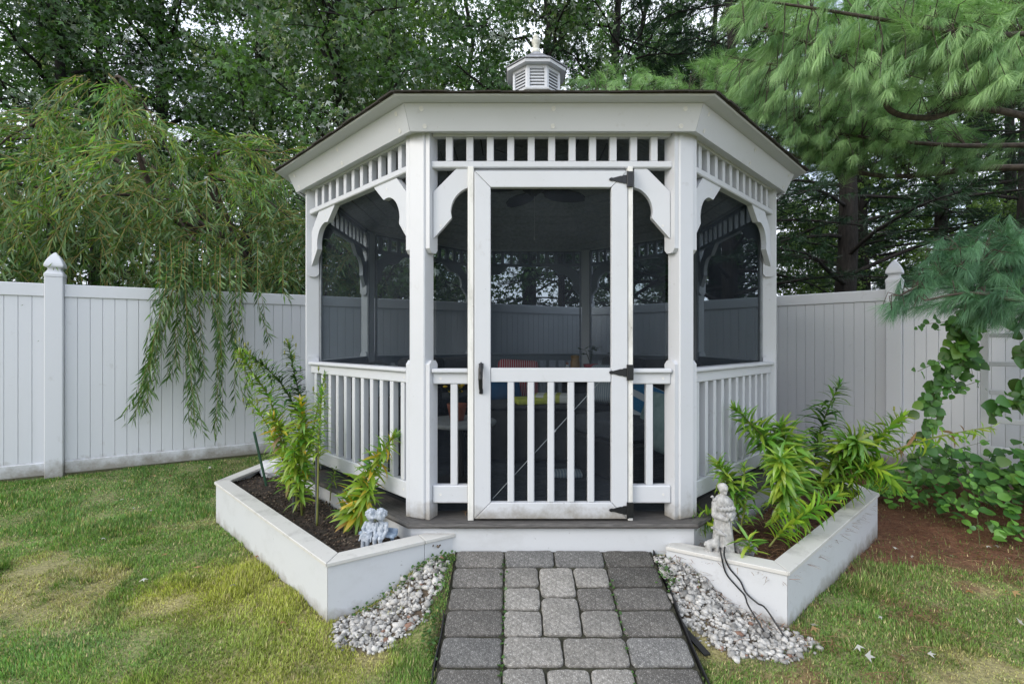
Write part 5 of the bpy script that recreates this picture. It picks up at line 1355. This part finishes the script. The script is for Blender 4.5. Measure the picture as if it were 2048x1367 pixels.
class Tubes:
    def __init__(s): s.mb = MB()
    def add(s, pts, r0, r1, n=5):
        k = len(pts); s.mb.tube(pts, [r0 + (r1 - r0) * i / (k - 1) for i in range(k)], n, False)

def maple(seed, H, spread, dens, col0, col1, silver, trunk_r=.17, low=1.2):
    q = np.random.default_rng(seed); pr = random.Random(seed)
    tk = Tubes(); lb = Tubes(); C = []; D = []; S = []
    lean = Vector((pr.uniform(-.06, .06), pr.uniform(-.06, .06), 1))
    tp = [Vector((0, 0, -.3)) + lean * (H * i / 10) + Vector((pr.uniform(-.1, .1), pr.uniform(-.1, .1), 0)) * (i > 0) for i in range(11)]
    tk.add(tp, trunk_r, .03, 9)
    nl = int(26 * dens)
    for i in range(nl):
        t = low / H + (1 - low / H) * (i + .5) / nl * .97; f = t * 10; j = min(9, int(f)); p0 = tp[j].lerp(tp[j + 1], f - j)
        az = i * 2.4 + pr.uniform(-.3, .3); L = spread * (1.05 - .65 * t) * pr.uniform(.7, 1.15); el = R(pr.uniform(5, 45) + 25 * t)
        d = Vector((math.cos(az) * math.cos(el), math.sin(az) * math.cos(el), math.sin(el)))
        pts = [p0 + d * (L * k / 6) + Vector((pr.uniform(-.1, .1), pr.uniform(-.1, .1), pr.uniform(-.1, .1) - .05 * L * (k / 6) ** 2)) * (k > 0) for k in range(7)]
        lb.add(pts, trunk_r * .42 * (1 - .6 * t), .008, 5)
        for m_ in range(8):
            ff = 1.2 + 4.7 * (m_ + .5) / 8; jj = int(ff); b0 = pts[jj].lerp(pts[min(jj + 1, 6)], ff - jj)
            a2 = pr.uniform(0, 2 * PI); dd_ = (d * .6 + Vector((math.cos(a2), math.sin(a2), pr.uniform(-.5, .5)))).normalized(); l2 = pr.uniform(.45, 1.1)
            bp = [b0 + dd_ * (l2 * k / 4) + Vector((0, 0, -.16 * (k / 4) ** 2)) for k in range(5)]
            lb.add(bp, .012, .003, 3)
            sil = pr.random() < silver
            for k in range(1, 5):
                C.append(bp[k][:]); D.append(((bp[k] - bp[k - 1]).normalized())[:]); S.append(sil)
    C = np.array(C); D = np.array(D); S = np.array(S); m = 19
    Cc = np.repeat(C, m, 0) + q.normal(0, .17, (len(C) * m, 3)) * np.array([1, 1, .9]); N = len(Cc)
    fw = np.repeat(D, m, 0) * .5 + np.array([0, 0, -.75]) + q.normal(0, .45, (N, 3)); nh = np.array([0, 0, .7]) + q.normal(0, .6, (N, 3))
    tone = np.clip(np.repeat(np.repeat(q.random(len(C) // 4), 4), m)[:, None] * .9 + q.random((N, 1)) * .45 - .2, 0, 1)
    col = np.array(col0) * (1 - tone) + np.array(col1) * tone
    sl = np.repeat(S, m) & (q.random(N) < .7); col[sl] = np.array([.42, .47, .44]) * q.uniform(.6, 1.2, (sl.sum(), 1))
    me_c = scatter('crown', mapV, mapF, Cc, frames(fw, nh), q.uniform(.08, .14, N), col, LEAF_M)
    return tk.mb.mesh('trunk', M['bark'], True), lb.mb.mesh('limbs', M['bark'], True), me_c
MAP = [maple(1, 11.5, 3.3, 1.15, (.034, .085, .022), (.095, .20, .045), .20), maple(2, 11.0, 3.0, 1.15, (.040, .10, .026), (.115, .225, .055), .32), maple(3, 9.0, 2.6, 1.1, (.09, .17, .035), (.19, .31, .06), .0, .12, .6)]
def put_tree(v, x, y, rz, s, label, name='maple_tree', group='broadleaf trees beyond the fence'):
    o = empty(name, (x, y, .12), rz); o.scale = (s, s, s); tag(o, label, 'tree', group)
    link('trunk', v[0], o); link('limbs', v[1], o); c = link('crown', v[2], o); return o
put_tree(MAP[0], -8.8, 9.6, 0, 1.0, 'dark trunked maple rising behind the far left fence post')
put_tree(MAP[1], -5.4, 10.4, 1.3, 1.0, 'silvery maple behind the middle of the willow')
put_tree(MAP[1], -2.6, 8.9, 2.9, .95, 'silvery maple with pale leaf undersides left of the cupola')
put_tree(MAP[0], .2, 10.6, 4.0, 1.05, 'dark maple directly behind the cupola finial')
put_tree(MAP[0], -12.5, 14.0, 2.2, 1.15, 'far dark maple seen through the crowns at the extreme left')
put_tree(MAP[0], -7.6, 14.5, 5.1, 1.15, 'far maple seen between the two left trunks')
put_tree(MAP[2], -3.4, 15.0, .7, 1.4, 'pale green far tree glimpsed behind the silvery maples')
put_tree(MAP[0], 3.5, 15.5, 3.3, 1.2, 'far dark maple behind the right half of the roof')
put_tree(MAP[2], 9.8, 14.0, 1.9, 1.0, 'light green tree right of the big pine trunk')
put_tree(MAP[2], 14.5, 15.5, 4.4, 1.15, 'light green tree behind the right end of the fence')
put_tree(MAP[0], 8.3, 18.5, 2.6, 1.2, 'far tree in the gap left of the big pine trunk')
put_tree(MAP[1], -10.8, 8.0, 4.6, .8, 'maple at the far left edge over the fence end')
put_tree(MAP[0], -9.3, 13.0, 3.0, 1.3, 'tall dark maple filling the gap behind the two left trunks')
put_tree(MAP[1], -5.2, 17.5, 3.9, 1.3, 'far silvery tree behind the pale one at the left')
put_tree(MAP[0], -.8, 17.0, 1.1, 1.3, 'far dark tree behind the silvery maple and cupola')
put_tree(MAP[0], 6.6, 21.0, 5.2, 1.3, 'farthest dark tree in line with the right roof corner')
put_tree(MAP[2], 7.2, 11.8, .3, .52, 'small light green tree behind the big pine trunk')
put_tree(MAP[2], 10.9, 10.4, 3.3, .5, 'small light green tree behind the hidden right fence post')

# pines beyond the fence
nv = [(-.5, 0, 0), (.5, 0, 0), (.42, .55, -.05), (-.42, .55, -.05), (0, 1, -.18)]; nf = [(0, 1, 2), (0, 2, 3), (3, 2, 4)]
def tufts(pos, dr, n, ln, wid, ang, droop, col0, col1, q, spread=.12):
    """needle matrices for tufts at pos that point along dr"""
    T = len(pos); p = np.repeat(pos, n, 0); d = np.repeat(dr, n, 0); N = T * n
    al = q.random((N, 1)); p = p - d * (al * spread)
    r = nrm(np.cross(d, nrm(q.normal(size=(N, 3))))); a = np.radians(q.uniform(*ang, (N, 1))) * (.55 + .6 * al)
    f = d * np.cos(a) + r * np.sin(a) + np.array([0, 0, -1.]) * droop * q.uniform(.5, 1.3, (N, 1))
    nh = nrm(np.array([[0, 0, 1.]]) + q.normal(0, .5, (N, 3))); L = ln * q.uniform(.75, 1.15, N)
    tone = np.clip(np.repeat(q.random((T, 1)) ** 1.3, n, 0) * .8 + q.random((N, 1)) * .5 - .15, 0, 1)
    col = np.array(col0) * (1 - tone) + np.array(col1) * tone
    return p, frames(f, nh), np.stack([np.full(N, wid), L, L], -1), col
def pine(seed, H, spread, low, nl, col0, col1, tr=.2):
    q = np.random.default_rng(seed); pr = random.Random(seed); tk = Tubes(); lb = Tubes(); Pp = []; Dd = []
    tp = [Vector((0, 0, -.3)) + Vector((0, 0, 1)) * ((H + .3) * i / 10) + Vector((pr.uniform(-.05, .05), pr.uniform(-.05, .05), 0)) for i in range(11)]
    tk.add(tp, tr, .03, 12)
    for i in range(nl):
        t = low + (1 - low) * (i + .5) / nl; z = H * t; az = i * 2.4 + pr.uniform(-.3, .3); L = spread * (1.12 - t) * pr.uniform(.75, 1.2) + .3
        el = R(pr.uniform(-8, 22)); d = Vector((math.cos(az) * math.cos(el), math.sin(az) * math.cos(el), math.sin(el)))
        pts = [Vector((0, 0, z)) + d * (L * k / 6) + Vector((pr.uniform(-.05, .05), pr.uniform(-.05, .05), .06 * L * math.sin(k / 6 * PI) - .10 * L * (k / 6))) for k in range(7)]
        lb.add(pts, .045 * (1.2 - t), .008, 5)
        side = d.cross(Vector((0, 0, 1))).normalized()
        for m_ in range(12):
            ff = 1.3 + 4.6 * (m_ + .5) / 12; jj = int(ff); b0 = pts[jj].lerp(pts[min(jj + 1, 6)], ff - jj); s = 1 if m_ % 2 else -1
            dd_ = (d * .9 + side * s * pr.uniform(.5, 1.1) + Vector((0, 0, pr.uniform(-.2, .35)))).normalized(); l2 = pr.uniform(.35, .9) * (1.1 - .5 * (ff / 6)) * min(1, L / 2)
            e = b0 + dd_ * l2; lb.add([b0, b0.lerp(e, .5) + Vector((0, 0, -.02)), e], .010, .004, 3)
            for u in (.45, .72, 1.0):
                Pp.append(b0.lerp(e, u)[:]); Dd.append((dd_ + Vector((pr.uniform(-.5, .5), pr.uniform(-.5, .5), pr.uniform(-.3, .3)))).normalized()[:])
        Pp.append(pts[-1][:]); Dd.append(d[:])
    p, Rm, s, c = tufts(np.array(Pp), np.array(Dd), 26, .16, .0062, (25, 65), .30, col0, col1, q, .14)
    return tk.mb.mesh('trunk', M['bark'], True), lb.mb.mesh('limbs', M['bark'], True), scatter('crown', nv, nf, p, Rm, s, c, NEED_M)
PIN = [pine(21, 10.5, 3.2, .14, 50, (.010, .032, .014), (.034, .082, .030), .21), pine(22, 11.0, 3.4, .10, 54, (.008, .026, .013), (.026, .066, .027), .2)]
put = lambda *a, **k: put_tree(*a, name='pine_tree', group='dark pines beyond the fence', **k)
put(PIN[0], 6.05, 8.9, .4, 1.0, 'dark pine with its thick trunk showing above the right fence')
put(PIN[1], 2.4, 11.2, 1.9, 1.05, 'dark pine behind the roof, right of the cupola')
put(PIN[1], 4.3, 9.7, 3.6, .95, 'dark pine standing between the roof edge and the big trunk')
put(PIN[1], 9.6, 9.2, 5.0, 1.0, 'dark pine at the far right behind the near pine boughs')
put(PIN[0], -9.6, 11.4, 2.2, 1.0, 'dark pine at the far left among the maples')
put(PIN[1], .9, 8.9, 2.2, .50, 'small dark pine seen through the screens of the gazebo')
put(PIN[1], 9.0, 12.6, 2.7, 1.0, 'dense dark pine just behind the big trunk')
put(PIN[0], 5.2, 12.6, 4.2, 1.05, 'dark pine filling the view past the right roof corner')
put(PIN[1], 10.6, 12.2, .9, 1.0, 'dark pine behind the near boughs at the right')
put(PIN[0], 12.6, 12.5, 1.2, 1.0, 'dark pine farthest to the right behind the fence')

# near white pine with boughs over the gazebo
q = np.random.default_rng(77); pr = random.Random(77)
np_root = empty('white_pine_tree', (5.9, 3.9, .08)); tag(np_root, 'near white pine hanging long soft needled boughs into the yard', 'tree')
nro = Vector((5.9, 3.9, .08))
mb = MB(); mb.tube([(0, 0, -.3), (.02, .02, 2), (0, .05, 4.5), (.05, .05, 8)], [.24, .21, .17, .09], 14); mb.obj('trunk', M['pine_bark'], np_root, None, True)
LB = Tubes(); lp = []
def limb(pts, r0, r1, attach):
    path = bez([attach] + pts, 7); LB.add([p - nro for p in path], r0, r1, 6); lp.extend(path); return path
tz = lambda z: nro + Vector((0, 0, z))
limbs = [
    limb([P(2150, 250, 3.6), P(1960, 215, 3.4), P(1860, 235, 3.3), P(1780, 220, 3.2), P(1750, 150, 3.1), P(1690, 120, 3.0), P(1600, 80, 2.95), P(1500, 45, 2.9)], .028, .006, tz(2.9)),
    limb([P(2150, 345, 4.4), P(1990, 335, 4.6), P(1790, 352, 4.7), P(1650, 330, 4.7), P(1560, 300, 4.7)], .042, .010, tz(2.4)),
    limb([P(2150, 70, 3.1), P(1950, 70, 2.9), P(1800, 45, 2.8), P(1650, 20, 2.75), P(1480, -5, 2.7)], .020, .005, tz(3.6)),
    limb([P(2150, 190, 4.7), P(1850, 190, 4.9), P(1650, 205, 5.0), P(1500, 195, 5.1), P(1330, 185, 5.3), P(1180, 180, 5.4)], .035, .006, tz(3.2)),
    limb([P(2130, 500, 3.3), P(2048, 535, 3.2), P(1950, 520, 3.1), P(1860, 560, 3.05), P(1800, 590, 3.0)], .02, .005, tz(1.7)),
    limb([P(2120, 440, 3.4), P(2048, 470, 3.3), P(1960, 490, 3.2), P(1880, 500, 3.15)], .02, .005, tz(1.8)),
    limb([P(2120, 590, 3.1), P(2040, 600, 3.0), P(1940, 585, 2.95), P(1850, 600, 2.9)], .02, .005, tz(1.5)),
    limb([P(2150, 150, 4.0), P(1900, 130, 3.9), P(1700, 130, 3.9), P(1560, 130, 3.9), P(1450, 110, 3.9)], .03, .006, tz(3.3)),
    limb([P(2150, 290, 4.2), P(1900, 290, 4.2), P(1700, 270, 4.3), P(1600, 250, 4.4)], .03, .006, tz(2.8)),
]
lpa = np.array([p[:] for p in lp])
Pp, Dd, Kk = [], [], []
def bough(poly, Yr, n, kind, dirx=-.8, down=-.2):
    x0 = min(p[0] for p in poly); x1 = max(p[0] for p in poly); y0 = min(p[1] for p in poly); y1 = max(p[1] for p in poly); c = 0
    while c < n:
        x, y = pr.uniform(x0, x1), pr.uniform(y0, y1)
        if not bool(inpoly(np.array(x), np.array(y), poly)): continue
        p = P(x, y, pr.uniform(*Yr)); dist = np.linalg.norm(lpa - np.array(p[:]), axis=1); j = int(dist.argmin()); a = Vector(lpa[j])
        if dist[j] > .75: a = p + (a - p).normalized() * .5
        d = ((p - a).normalized() * .7 + Vector((dirx, pr.uniform(-.7, .3), down + pr.uniform(-.35, .45)))).normalized()
        LB.add([a - nro, a.lerp(p, .5) + Vector((pr.uniform(-.03, .03), pr.uniform(-.03, .03), .05)) - nro, p - nro], .004, .002, 3)
        Pp.append(p[:]); Dd.append(d[:]); Kk.append(kind); c += 1
        if pr.random() < .6:
            p2 = p - d * .13 + Vector((pr.uniform(-.06, .06), pr.uniform(-.06, .06), pr.uniform(-.05, .05))); Pp.append(p2[:]); Dd.append((d + Vector((pr.uniform(-.5, .5), pr.uniform(-.5, .5), pr.uniform(-.4, .4)))).normalized()[:]); Kk.append(kind)
bough([(1430, 20), (1560, -40), (2000, -40), (2060, 120), (1960, 200), (1700, 190), (1560, 150), (1450, 90)], (2.7, 3.4), 260, 0)
bough([(1430, 120), (1600, 110), (1800, 150), (1850, 250), (1700, 330), (1640, 330), (1540, 250), (1440, 190)], (3.9, 4.7), 330, 0)
bough([(1560, 230), (1900, 230), (1980, 330), (1800, 345), (1620, 340)], (4.2, 4.8), 130, 1)
bough([(1130, 140), (1240, 120), (1330, 150), (1440, 100), (1500, 130), (1520, 190), (1450, 200), (1160, 195)], (5.0, 5.7), 95, 0)
bough([(1800, 20), (2060, -30), (2060, 180), (1880, 180)], (3.0, 3.8), 110, 1)
bough([(1860, 480), (2060, 440), (2060, 660), (1960, 640), (1850, 610), (1790, 580), (1830, 540)], (2.95, 3.4), 120, 2, -.8, -.25)
bough([(1740, 590), (1830, 560), (1850, 620), (1780, 625)], (2.95, 3.1), 9, 2, -.9, -.1)
Pp, Dd, Kk = np.array(Pp), np.array(Dd), np.array(Kk)
CK = [((.12, .25, .085), (.42, .62, .29)), ((.075, .17, .06), (.29, .46, .20)), ((.045, .12, .06), (.16, .33, .18))]
acc = []
for k in (0, 1, 2):
    s_ = Kk == k; acc.append(tufts(Pp[s_], Dd[s_], 120, .120 if k != 2 else .128, .0018, (14, 50), .55 if k != 2 else .35, CK[k][0], CK[k][1], q, .13))
p, Rm, s, c = [np.concatenate([a[i] for a in acc]) for i in range(4)]
link('limbs', LB.mb.mesh('limbs', M['twig'], True), np_root); link('crown', scatter('crown', nv, nf, p - np.array(nro[:]), Rm, s, c, NEED_M), np_root)

# willow
wr = Vector((-3.7, 6.9, .12)); wil = empty('willow_tree', wr); tag(wil, 'weeping willow draping yellow green strands over the left fence', 'tree')
mb = MB(); mb.tube([(0, 0, -.3), (.05, 0, 1.2), (-.05, .05, 2.4), (0, 0, 3.3)], [.16, .13, .10, .05], 10); mb.obj('trunk', M['bark'], wil, None, True)
WT = Tubes(); wl_p, wl_d, wl_n, wl_L, wl_c = [], [], [], [], []
WC = [np.array(c) for c in ((.075, .19, .03), (.15, .31, .04), (.26, .41, .05), (.29, .34, .055), (.19, .29, .15))]
def fy_(x): return 4.41 + (x + 4.59) * (LdY / LdX)
def strand(p, d, L, g=.22, bright=1.0, ll=(.09, .155), step=.030, wig=.05, twig=.0034, drag=None):
    n = max(5, int(L / .1)); pts = [p.copy()]; st = L / n
    tone = pr.random()
    for i in range(n):
        d = (d + Vector((pr.uniform(-wig, wig), pr.uniform(-wig, wig), -g * (1 if d.z > -.93 else .0)))).normalized(); q_ = pts[-1] + d * st
        if q_.y < fy_(q_.x) + .05 and q_.z < 2.0: break
        pts.append(q_)
    n = len(pts) - 1
    if n < 2: return pts
    WT.add([x - wr for x in pts], twig, .0008, 3)
    for i in range(n):
        a, b = pts[i], pts[i + 1]; t = (b - a).normalized(); m = max(1, int(st / step))
        for j in range(m):
            pp_ = a.lerp(b, (j + pr.random()) / m); az = pr.uniform(0, 2 * PI); u = t.orthogonal().normalized(); r = u * math.cos(az) + t.cross(u) * math.sin(az)
            f = t * pr.uniform(.6, 1.1) + r * pr.uniform(.3, .8) + Vector((0, 0, -.25))
            wl_p.append((pp_ - wr)[:]); wl_d.append(f[:]); wl_n.append((r.cross(t) + Vector((pr.uniform(-.6, .6), pr.uniform(-.6, .6), pr.uniform(0, .8))))[:]); wl_L.append(pr.uniform(*ll))
            c = WC[min(4, int(abs(pr.gauss(tone * 2.6, .8))))]; wl_c.append(c * pr.uniform(.75, 1.2) * bright)
    return pts
# limbs that carry the strands
WL = Tubes()
def wlimb(pts, r0=.04): path = bez([wr + Vector((0, 0, 2.4))] + pts, 8); WL.add([x - wr for x in path], r0, .004, 6); return path
wls = [wlimb([P(330, 420, 6.3), P(250, 220, 6.0), P(235, 152, 5.85), P(290, 210, 5.7), P(345, 320, 5.6)]), wlimb([P(300, 330, 6.6), P(150, 240, 6.2), P(40, 260, 5.6), P(-40, 330, 5.2)]),
       wlimb([P(420, 330, 6.6), P(520, 300, 6.5), P(600, 330, 6.4)]), wlimb([P(330, 420, 6.4), P(260, 390, 5.9), P(170, 400, 5.4), P(90, 430, 5.0)], .03),
       wlimb([P(420, 380, 6.4), P(450, 360, 6.1), P(520, 390, 6.0), P(585, 440, 6.0)], .03), wlimb([P(360, 420, 6.4), P(380, 470, 5.9), P(420, 500, 5.6)], .03),
       wlimb([P(200, 300, 7.0), P(0, 280, 6.6), P(-120, 320, 6.3)]), wlimb([P(100, 380, 6.0), P(-60, 380, 5.4), P(-160, 420, 5.0)], .03)]
for path, n, L in zip(wls, (10, 12, 11, 7, 9, 6, 8, 7), ((.9, 2.3), (.7, 1.9), (.6, 1.6), (.5, 1.4), (.5, 1.4), (.4, 1.1), (.7, 1.8), (.6, 1.3))):
    for i in range(n):       # a spray: strands that leave one bough together
        f = (len(path) - 1) * (.22 + .78 * (i + pr.random()) / n); j = min(len(path) - 2, int(f)); c0 = path[j].lerp(path[j + 1], f - j) + Vector((pr.uniform(-.2, .2), pr.uniform(-.35, .35), pr.uniform(-.2, .10)))
        az = pr.choice((pr.uniform(-.6, .6), pr.uniform(-.8, .2), PI + pr.uniform(-.6, .6), -PI / 2 + pr.uniform(-.5, .5))); d0 = Vector((math.cos(az), math.sin(az) * .7, pr.uniform(-.7, .6))).normalized()
        gg = pr.uniform(.10, .24); br_ = pr.choice((.45, .65, .9, 1.1)); l0 = pr.uniform(*L)
        for k in range(pr.randint(5, 10)):
            p0 = c0 + Vector((pr.uniform(-.09, .09), pr.uniform(-.12, .12), pr.uniform(-.09, .09))); d = (d0 + Vector((pr.uniform(-.25, .25), pr.uniform(-.25, .25), pr.uniform(-.25, .25)))).normalized(); l1 = l0 * pr.uniform(.55, 1.1)
            Lm = min(l1, max(.3, (p0.z - 1.75) * 1.15)) if p0.y < fy_(p0.x) + .4 else l1
            strand(p0, d, Lm, gg * pr.uniform(.8, 1.25), br_)
# fill low behind the fence top
for i in range(620):
    x = pr.uniform(-7.2, -1.9); y = fy_(x) + pr.uniform(.22, 1.5); z = pr.uniform(1.9, 3.3) if x < -2.6 else pr.uniform(1.9, 2.9)
    d = Vector((pr.uniform(-1, 1), pr.uniform(-.8, .3), pr.uniform(-.5, .3))).normalized(); strand(Vector((x, y, z)), d, pr.uniform(.4, 1.1), .25, .42)
first_front = len(wl_p)
# strands hanging in front of the fence
for (x0, x1, yend, n) in ((345, 262, 868, 4), (340, 300, 800, 3), (330, 290, 850, 3), (365, 345, 770, 4), (385, 392, 875, 5), (380, 402, 780, 4), (430, 432, 862, 4), (425, 445, 740, 3), (470, 482, 808, 3), (505, 528, 705, 2), (480, 465, 690, 2), (560, 575, 630, 1), (350, 322, 640, 3), (410, 420, 640, 3)):
    for i in range(n):
        xx0 = x0 + pr.uniform(-16, 16); xx1 = x1 + pr.uniform(-14, 14); u = (xx0 - 1024) / FPX; Yf = (4.41 + 4.59 * LdY / LdX) / (1 - u * LdY / LdX)
        Ya, Yb = Yf + .25, Yf - pr.uniform(.15, .4); top = P(xx0, 520 + pr.uniform(-40, 20), Ya); over = P(xx0, 570, Yb + .05); end = P(xx1, yend + pr.uniform(-40, 8), Yb)
        path = bez([top, over, over.lerp(end, .5) + Vector((pr.uniform(-.03, .03), pr.uniform(-.03, .03), 0)), end], 6); WT.add([k - wr for k in path], .0032, .0012, 3)
        for a, b in zip(path[:-1], path[1:]):
            t = (b - a).normalized(); m = max(1, int((b - a).length / .022))
            for j in range(m):
                pp_ = a.lerp(b, (j + pr.random()) / m); az = pr.uniform(0, 2 * PI); uu = t.orthogonal().normalized(); r = uu * math.cos(az) + t.cross(uu) * math.sin(az)
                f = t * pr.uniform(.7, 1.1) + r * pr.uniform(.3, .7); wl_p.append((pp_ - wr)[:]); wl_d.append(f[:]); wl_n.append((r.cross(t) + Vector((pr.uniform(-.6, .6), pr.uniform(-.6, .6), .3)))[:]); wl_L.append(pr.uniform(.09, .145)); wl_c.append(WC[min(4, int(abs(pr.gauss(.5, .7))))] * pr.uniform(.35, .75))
WT.mb.obj('twigs', M['willow_twig'], wil); WL.mb.obj('limbs', M['pine_bark'], wil, None, True)
wv = [(0, 0, 0), (.066, .40, .015), (0, 1, -.05), (-.066, .40, .015)]; wf = [(0, 1, 2, 3)]
p = np.array(wl_p); d = np.array(wl_d); n = np.array(wl_n); L = np.array(wl_L); c = np.array(wl_c)
ff_ = np.arange(first_front, len(p)); big = ff_[rng.permutation(len(ff_))[:300]]
msk = np.ones(len(p), bool); msk[big] = False
tag(link('foliage', scatter('foliage', wv, wf, p[msk], frames(d[msk], n[msk]), L[msk], c[msk], WIL_M), wil), kind='stuff')
WLM = []
for cc_ in ((.030, .070, .022), (.05, .105, .03), (.09, .15, .075)):
    mb = MB(); mb.add([(0, 0, 0), (.075, .40, .015), (0, .42, -.006), (-.075, .40, .015), (0, 1, -.05)], [(0, 1, 2), (0, 2, 3), (1, 4, 2), (2, 4, 3)]); WLM.append(mb.mesh('leaf', mat_leaf('willow_leaf_single', .25, (.13, .18, .13), cc_, .06, .35, .2)))
for i in big: link('leaf', WLM[i % 3], wil, leafM(Vector(p[i]), Vector(d[i]), Vector(n[i]), float(L[i])))
print('willow leaves', len(p))

# wires beyond the right fence
for i, (y0_, y1_, lb_) in enumerate(((556, 552, 'topmost pale wire seen behind the big pine trunk'), (567, 564, 'second pale wire seen behind the big pine trunk'), (466, 459, 'higher pale wire right of the big pine trunk'))):
    mb = MB(); mb.tube([P(1560, y0_ + 3, 13.5), P(1700, y0_, 13), P(1900, y1_, 12.4)], .022, 6); tag(mb.obj('overhead_wire', M['steel']), lb_, 'wire', 'wires beyond the right fence')

# ------------------------------------------------------------------ lawn blades
def blades():
    n = 760000
    Y = 1.2 + (6.3 - 1.2) * rng.random(n) ** 1.15; X = (rng.random(n) * 2 - 1) * (Y * 1.07 + .5)
    ok = ~(inpoly(X, Y, LPOLY) | inpoly(X, Y, RPOLY) | inpoly(X, Y, octagon(.11)) | inpoly(X, Y, [(-.322, 2.9), (-.322, 1), (.79, 1), (.79, 2.9)]))
    ok &= np.where(X < 1.22, Y < 4.41 + (X + 4.59) * .587 - .03, Y < 7.82 - (X - 1.22) * 1.045 - .03)
    ok &= ~((X > -.9) & (X < 1.6) & (Y > 2.9))
    g = inpoly(X, Y, LG_IN) | inpoly(X, Y, RG_IN); ok &= ~g | (rng.random(n) < .10 * (vnoise(X, Y, 9, 6) > .45))
    X, Y = X[ok], Y[ok]
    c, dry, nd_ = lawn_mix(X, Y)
    keep = rng.random(len(X)) < (1 - .55 * dry) * (1 - .93 * nd_) * np.where(vnoise(X, Y, 11, 3) < .25, .55, 1)
    X, Y, c, dry = X[keep], Y[keep], c[keep], dry[keep]; n = len(X)
    tuft = vnoise(X, Y, 7, 4)
    h = (.011 + .018 * tuft ** 2 + .016 * (vnoise(X, Y, 3.1, 12) > .74)) * rng.uniform(.6, 1.35, n) * (1 - .35 * dry)
    edge = inpoly(X, Y, [(-.345, 2.8), (-.345, 1), (-.5, 1), (-.42, 2.8)]) | inpoly(X, Y, [(.80, 2.3), (.8, 1), (.95, 1), (.95, 2.3)])
    h = np.where(edge, h * 1.15, h)
    az = rng.uniform(0, 2 * PI, n) * .8 + vnoise(X, Y, 1.3, 9) * 2 * PI; tilt = rng.uniform(.3, 1.9, n)
    f = np.stack([np.cos(az) * tilt, np.sin(az) * tilt, np.ones(n)], -1); side = np.stack([-np.sin(az), np.cos(az), np.zeros(n)], -1)
    nh = np.cross(side, nrm(f))
    straw = rng.random(n) < .15 + .25 * dry; c[straw] = np.array([.50, .43, .23]) * rng.uniform(.6, 1.1, (straw.sum(), 1))
    c *= rng.uniform(.45, 1.6, (n, 1))
    tv = [(-.5, 0, 0), (.5, 0, 0), (.42, .55, -.06), (-.42, .55, -.06), (0, 1, -.28)]; tf = [(0, 1, 2), (0, 2, 3), (3, 2, 4)]
    w = .0026 + .0007 * Y
    return scatter('grass', tv, tf, np.stack([X, Y, gz(X, Y) - .002], -1), frames(f, nh), np.stack([w, h * 1.25, h * 1.25], -1), c, mat_leaf('grass_blade', .28, None, None, .015, .4)), n
me, n = blades(); tag(link('grass', me), 'short patchy lawn of green and yellow blades with dry spots', kind='stuff'); print('blades', n)
# small weeds along the ramp and planter foot
def weeds(pts, n, label, sd=.022):
    k = len(pts) - 1; t = rng.random(n) * k; i = t.astype(int); f = (t - i)[:, None]; A = np.array(pts)
    xy = A[i] * (1 - f) + A[i + 1] * f + rng.normal(0, sd, (n, 2)); z = gz(xy[:, 0], xy[:, 1]) + rng.uniform(.01, .045, n)
    if sd < .01: z = np.array([pz(v) for v in xy[:, 1]]) + rng.uniform(-.004, .012, n)
    d = rng.normal(0, 1, (n, 3)); d[:, 2] = rng.uniform(-.2, .5, n); c = np.array([.05, .11, .025]) * rng.uniform(.6, 1.6, (n, 1))
    tag(link('weeds', scatter('weeds', ovV, ovTri, np.c_[xy, z], frames(d, np.array([[0, 0, 1.]]) + rng.normal(0, .4, (n, 3))), rng.uniform(.008, .019, n), c, VM_attr)), label, kind='stuff')
weeds([(-.345, 2.72), (-.36, 2.5), (-.37, 2.3), (-.36, 2.15)], 190, 'small weeds along the left edge of the paver ramp')
weeds([(-.36, 2.72), (-.55, 2.60), (-.80, 2.44)], 160, 'small weeds at the foot of the left planter front')
weeds([(C1, 2.7), (C1, 2.45), (C1, 2.2), (C1, 1.9)], 70, 'tiny weeds rooted in the left paver joints', .006)
weeds([(C2, 2.75), (C2, 2.3), (C2, 1.9)], 40, 'tiny weeds rooted in the right paver joints', .006)
weeds([(.80, 2.62), (.805, 2.5)], 60, 'small weed tuft at the right edge of the paver ramp')
# fallen leaves on the lawn
n = 90; X = np.concatenate([rng.uniform(-3.6, -.9, 45), rng.uniform(1.3, 3.4, 45)]); Y = np.concatenate([rng.uniform(2.1, 5.0, 45), rng.uniform(2.0, 3.4, 45)])
k = ~(inpoly(X, Y, LPOLY) | inpoly(X, Y, RPOLY)) & (Y < 4.3 + (X + 4.59) * .587); X, Y = X[k], Y[k]; n = len(X)
c = np.array([(.40, .38, .33), (.33, .17, .07), (.40, .26, .12), (.55, .55, .52)])[rng.integers(0, 4, n)] * rng.uniform(.6, 1.1, (n, 1)); d = rng.normal(0, 1, (n, 3)); d[:, 2] *= .2
tag(link('fallen_leaves', scatter('fallen_leaves', mapV, mapF, np.c_[X, Y, gz(X, Y) + .03], frames(d, np.array([[0, 0, 1.]]) + rng.normal(0, .4, (n, 3))), rng.uniform(.02, .05, n), c, mat_leaf('dry_leaf', .15))), 'dry fallen leaves dotted over the lawn', kind='stuff')
print('unique tris', sum(len(m.loops) - 2 * len(m.polygons) for m in bpy.data.meshes))
print('objects', len(bpy.data.objects), 'tris', sum(len(o.data.loops) - 2 * len(o.data.polygons) for o in bpy.data.objects if o.type == 'MESH'))
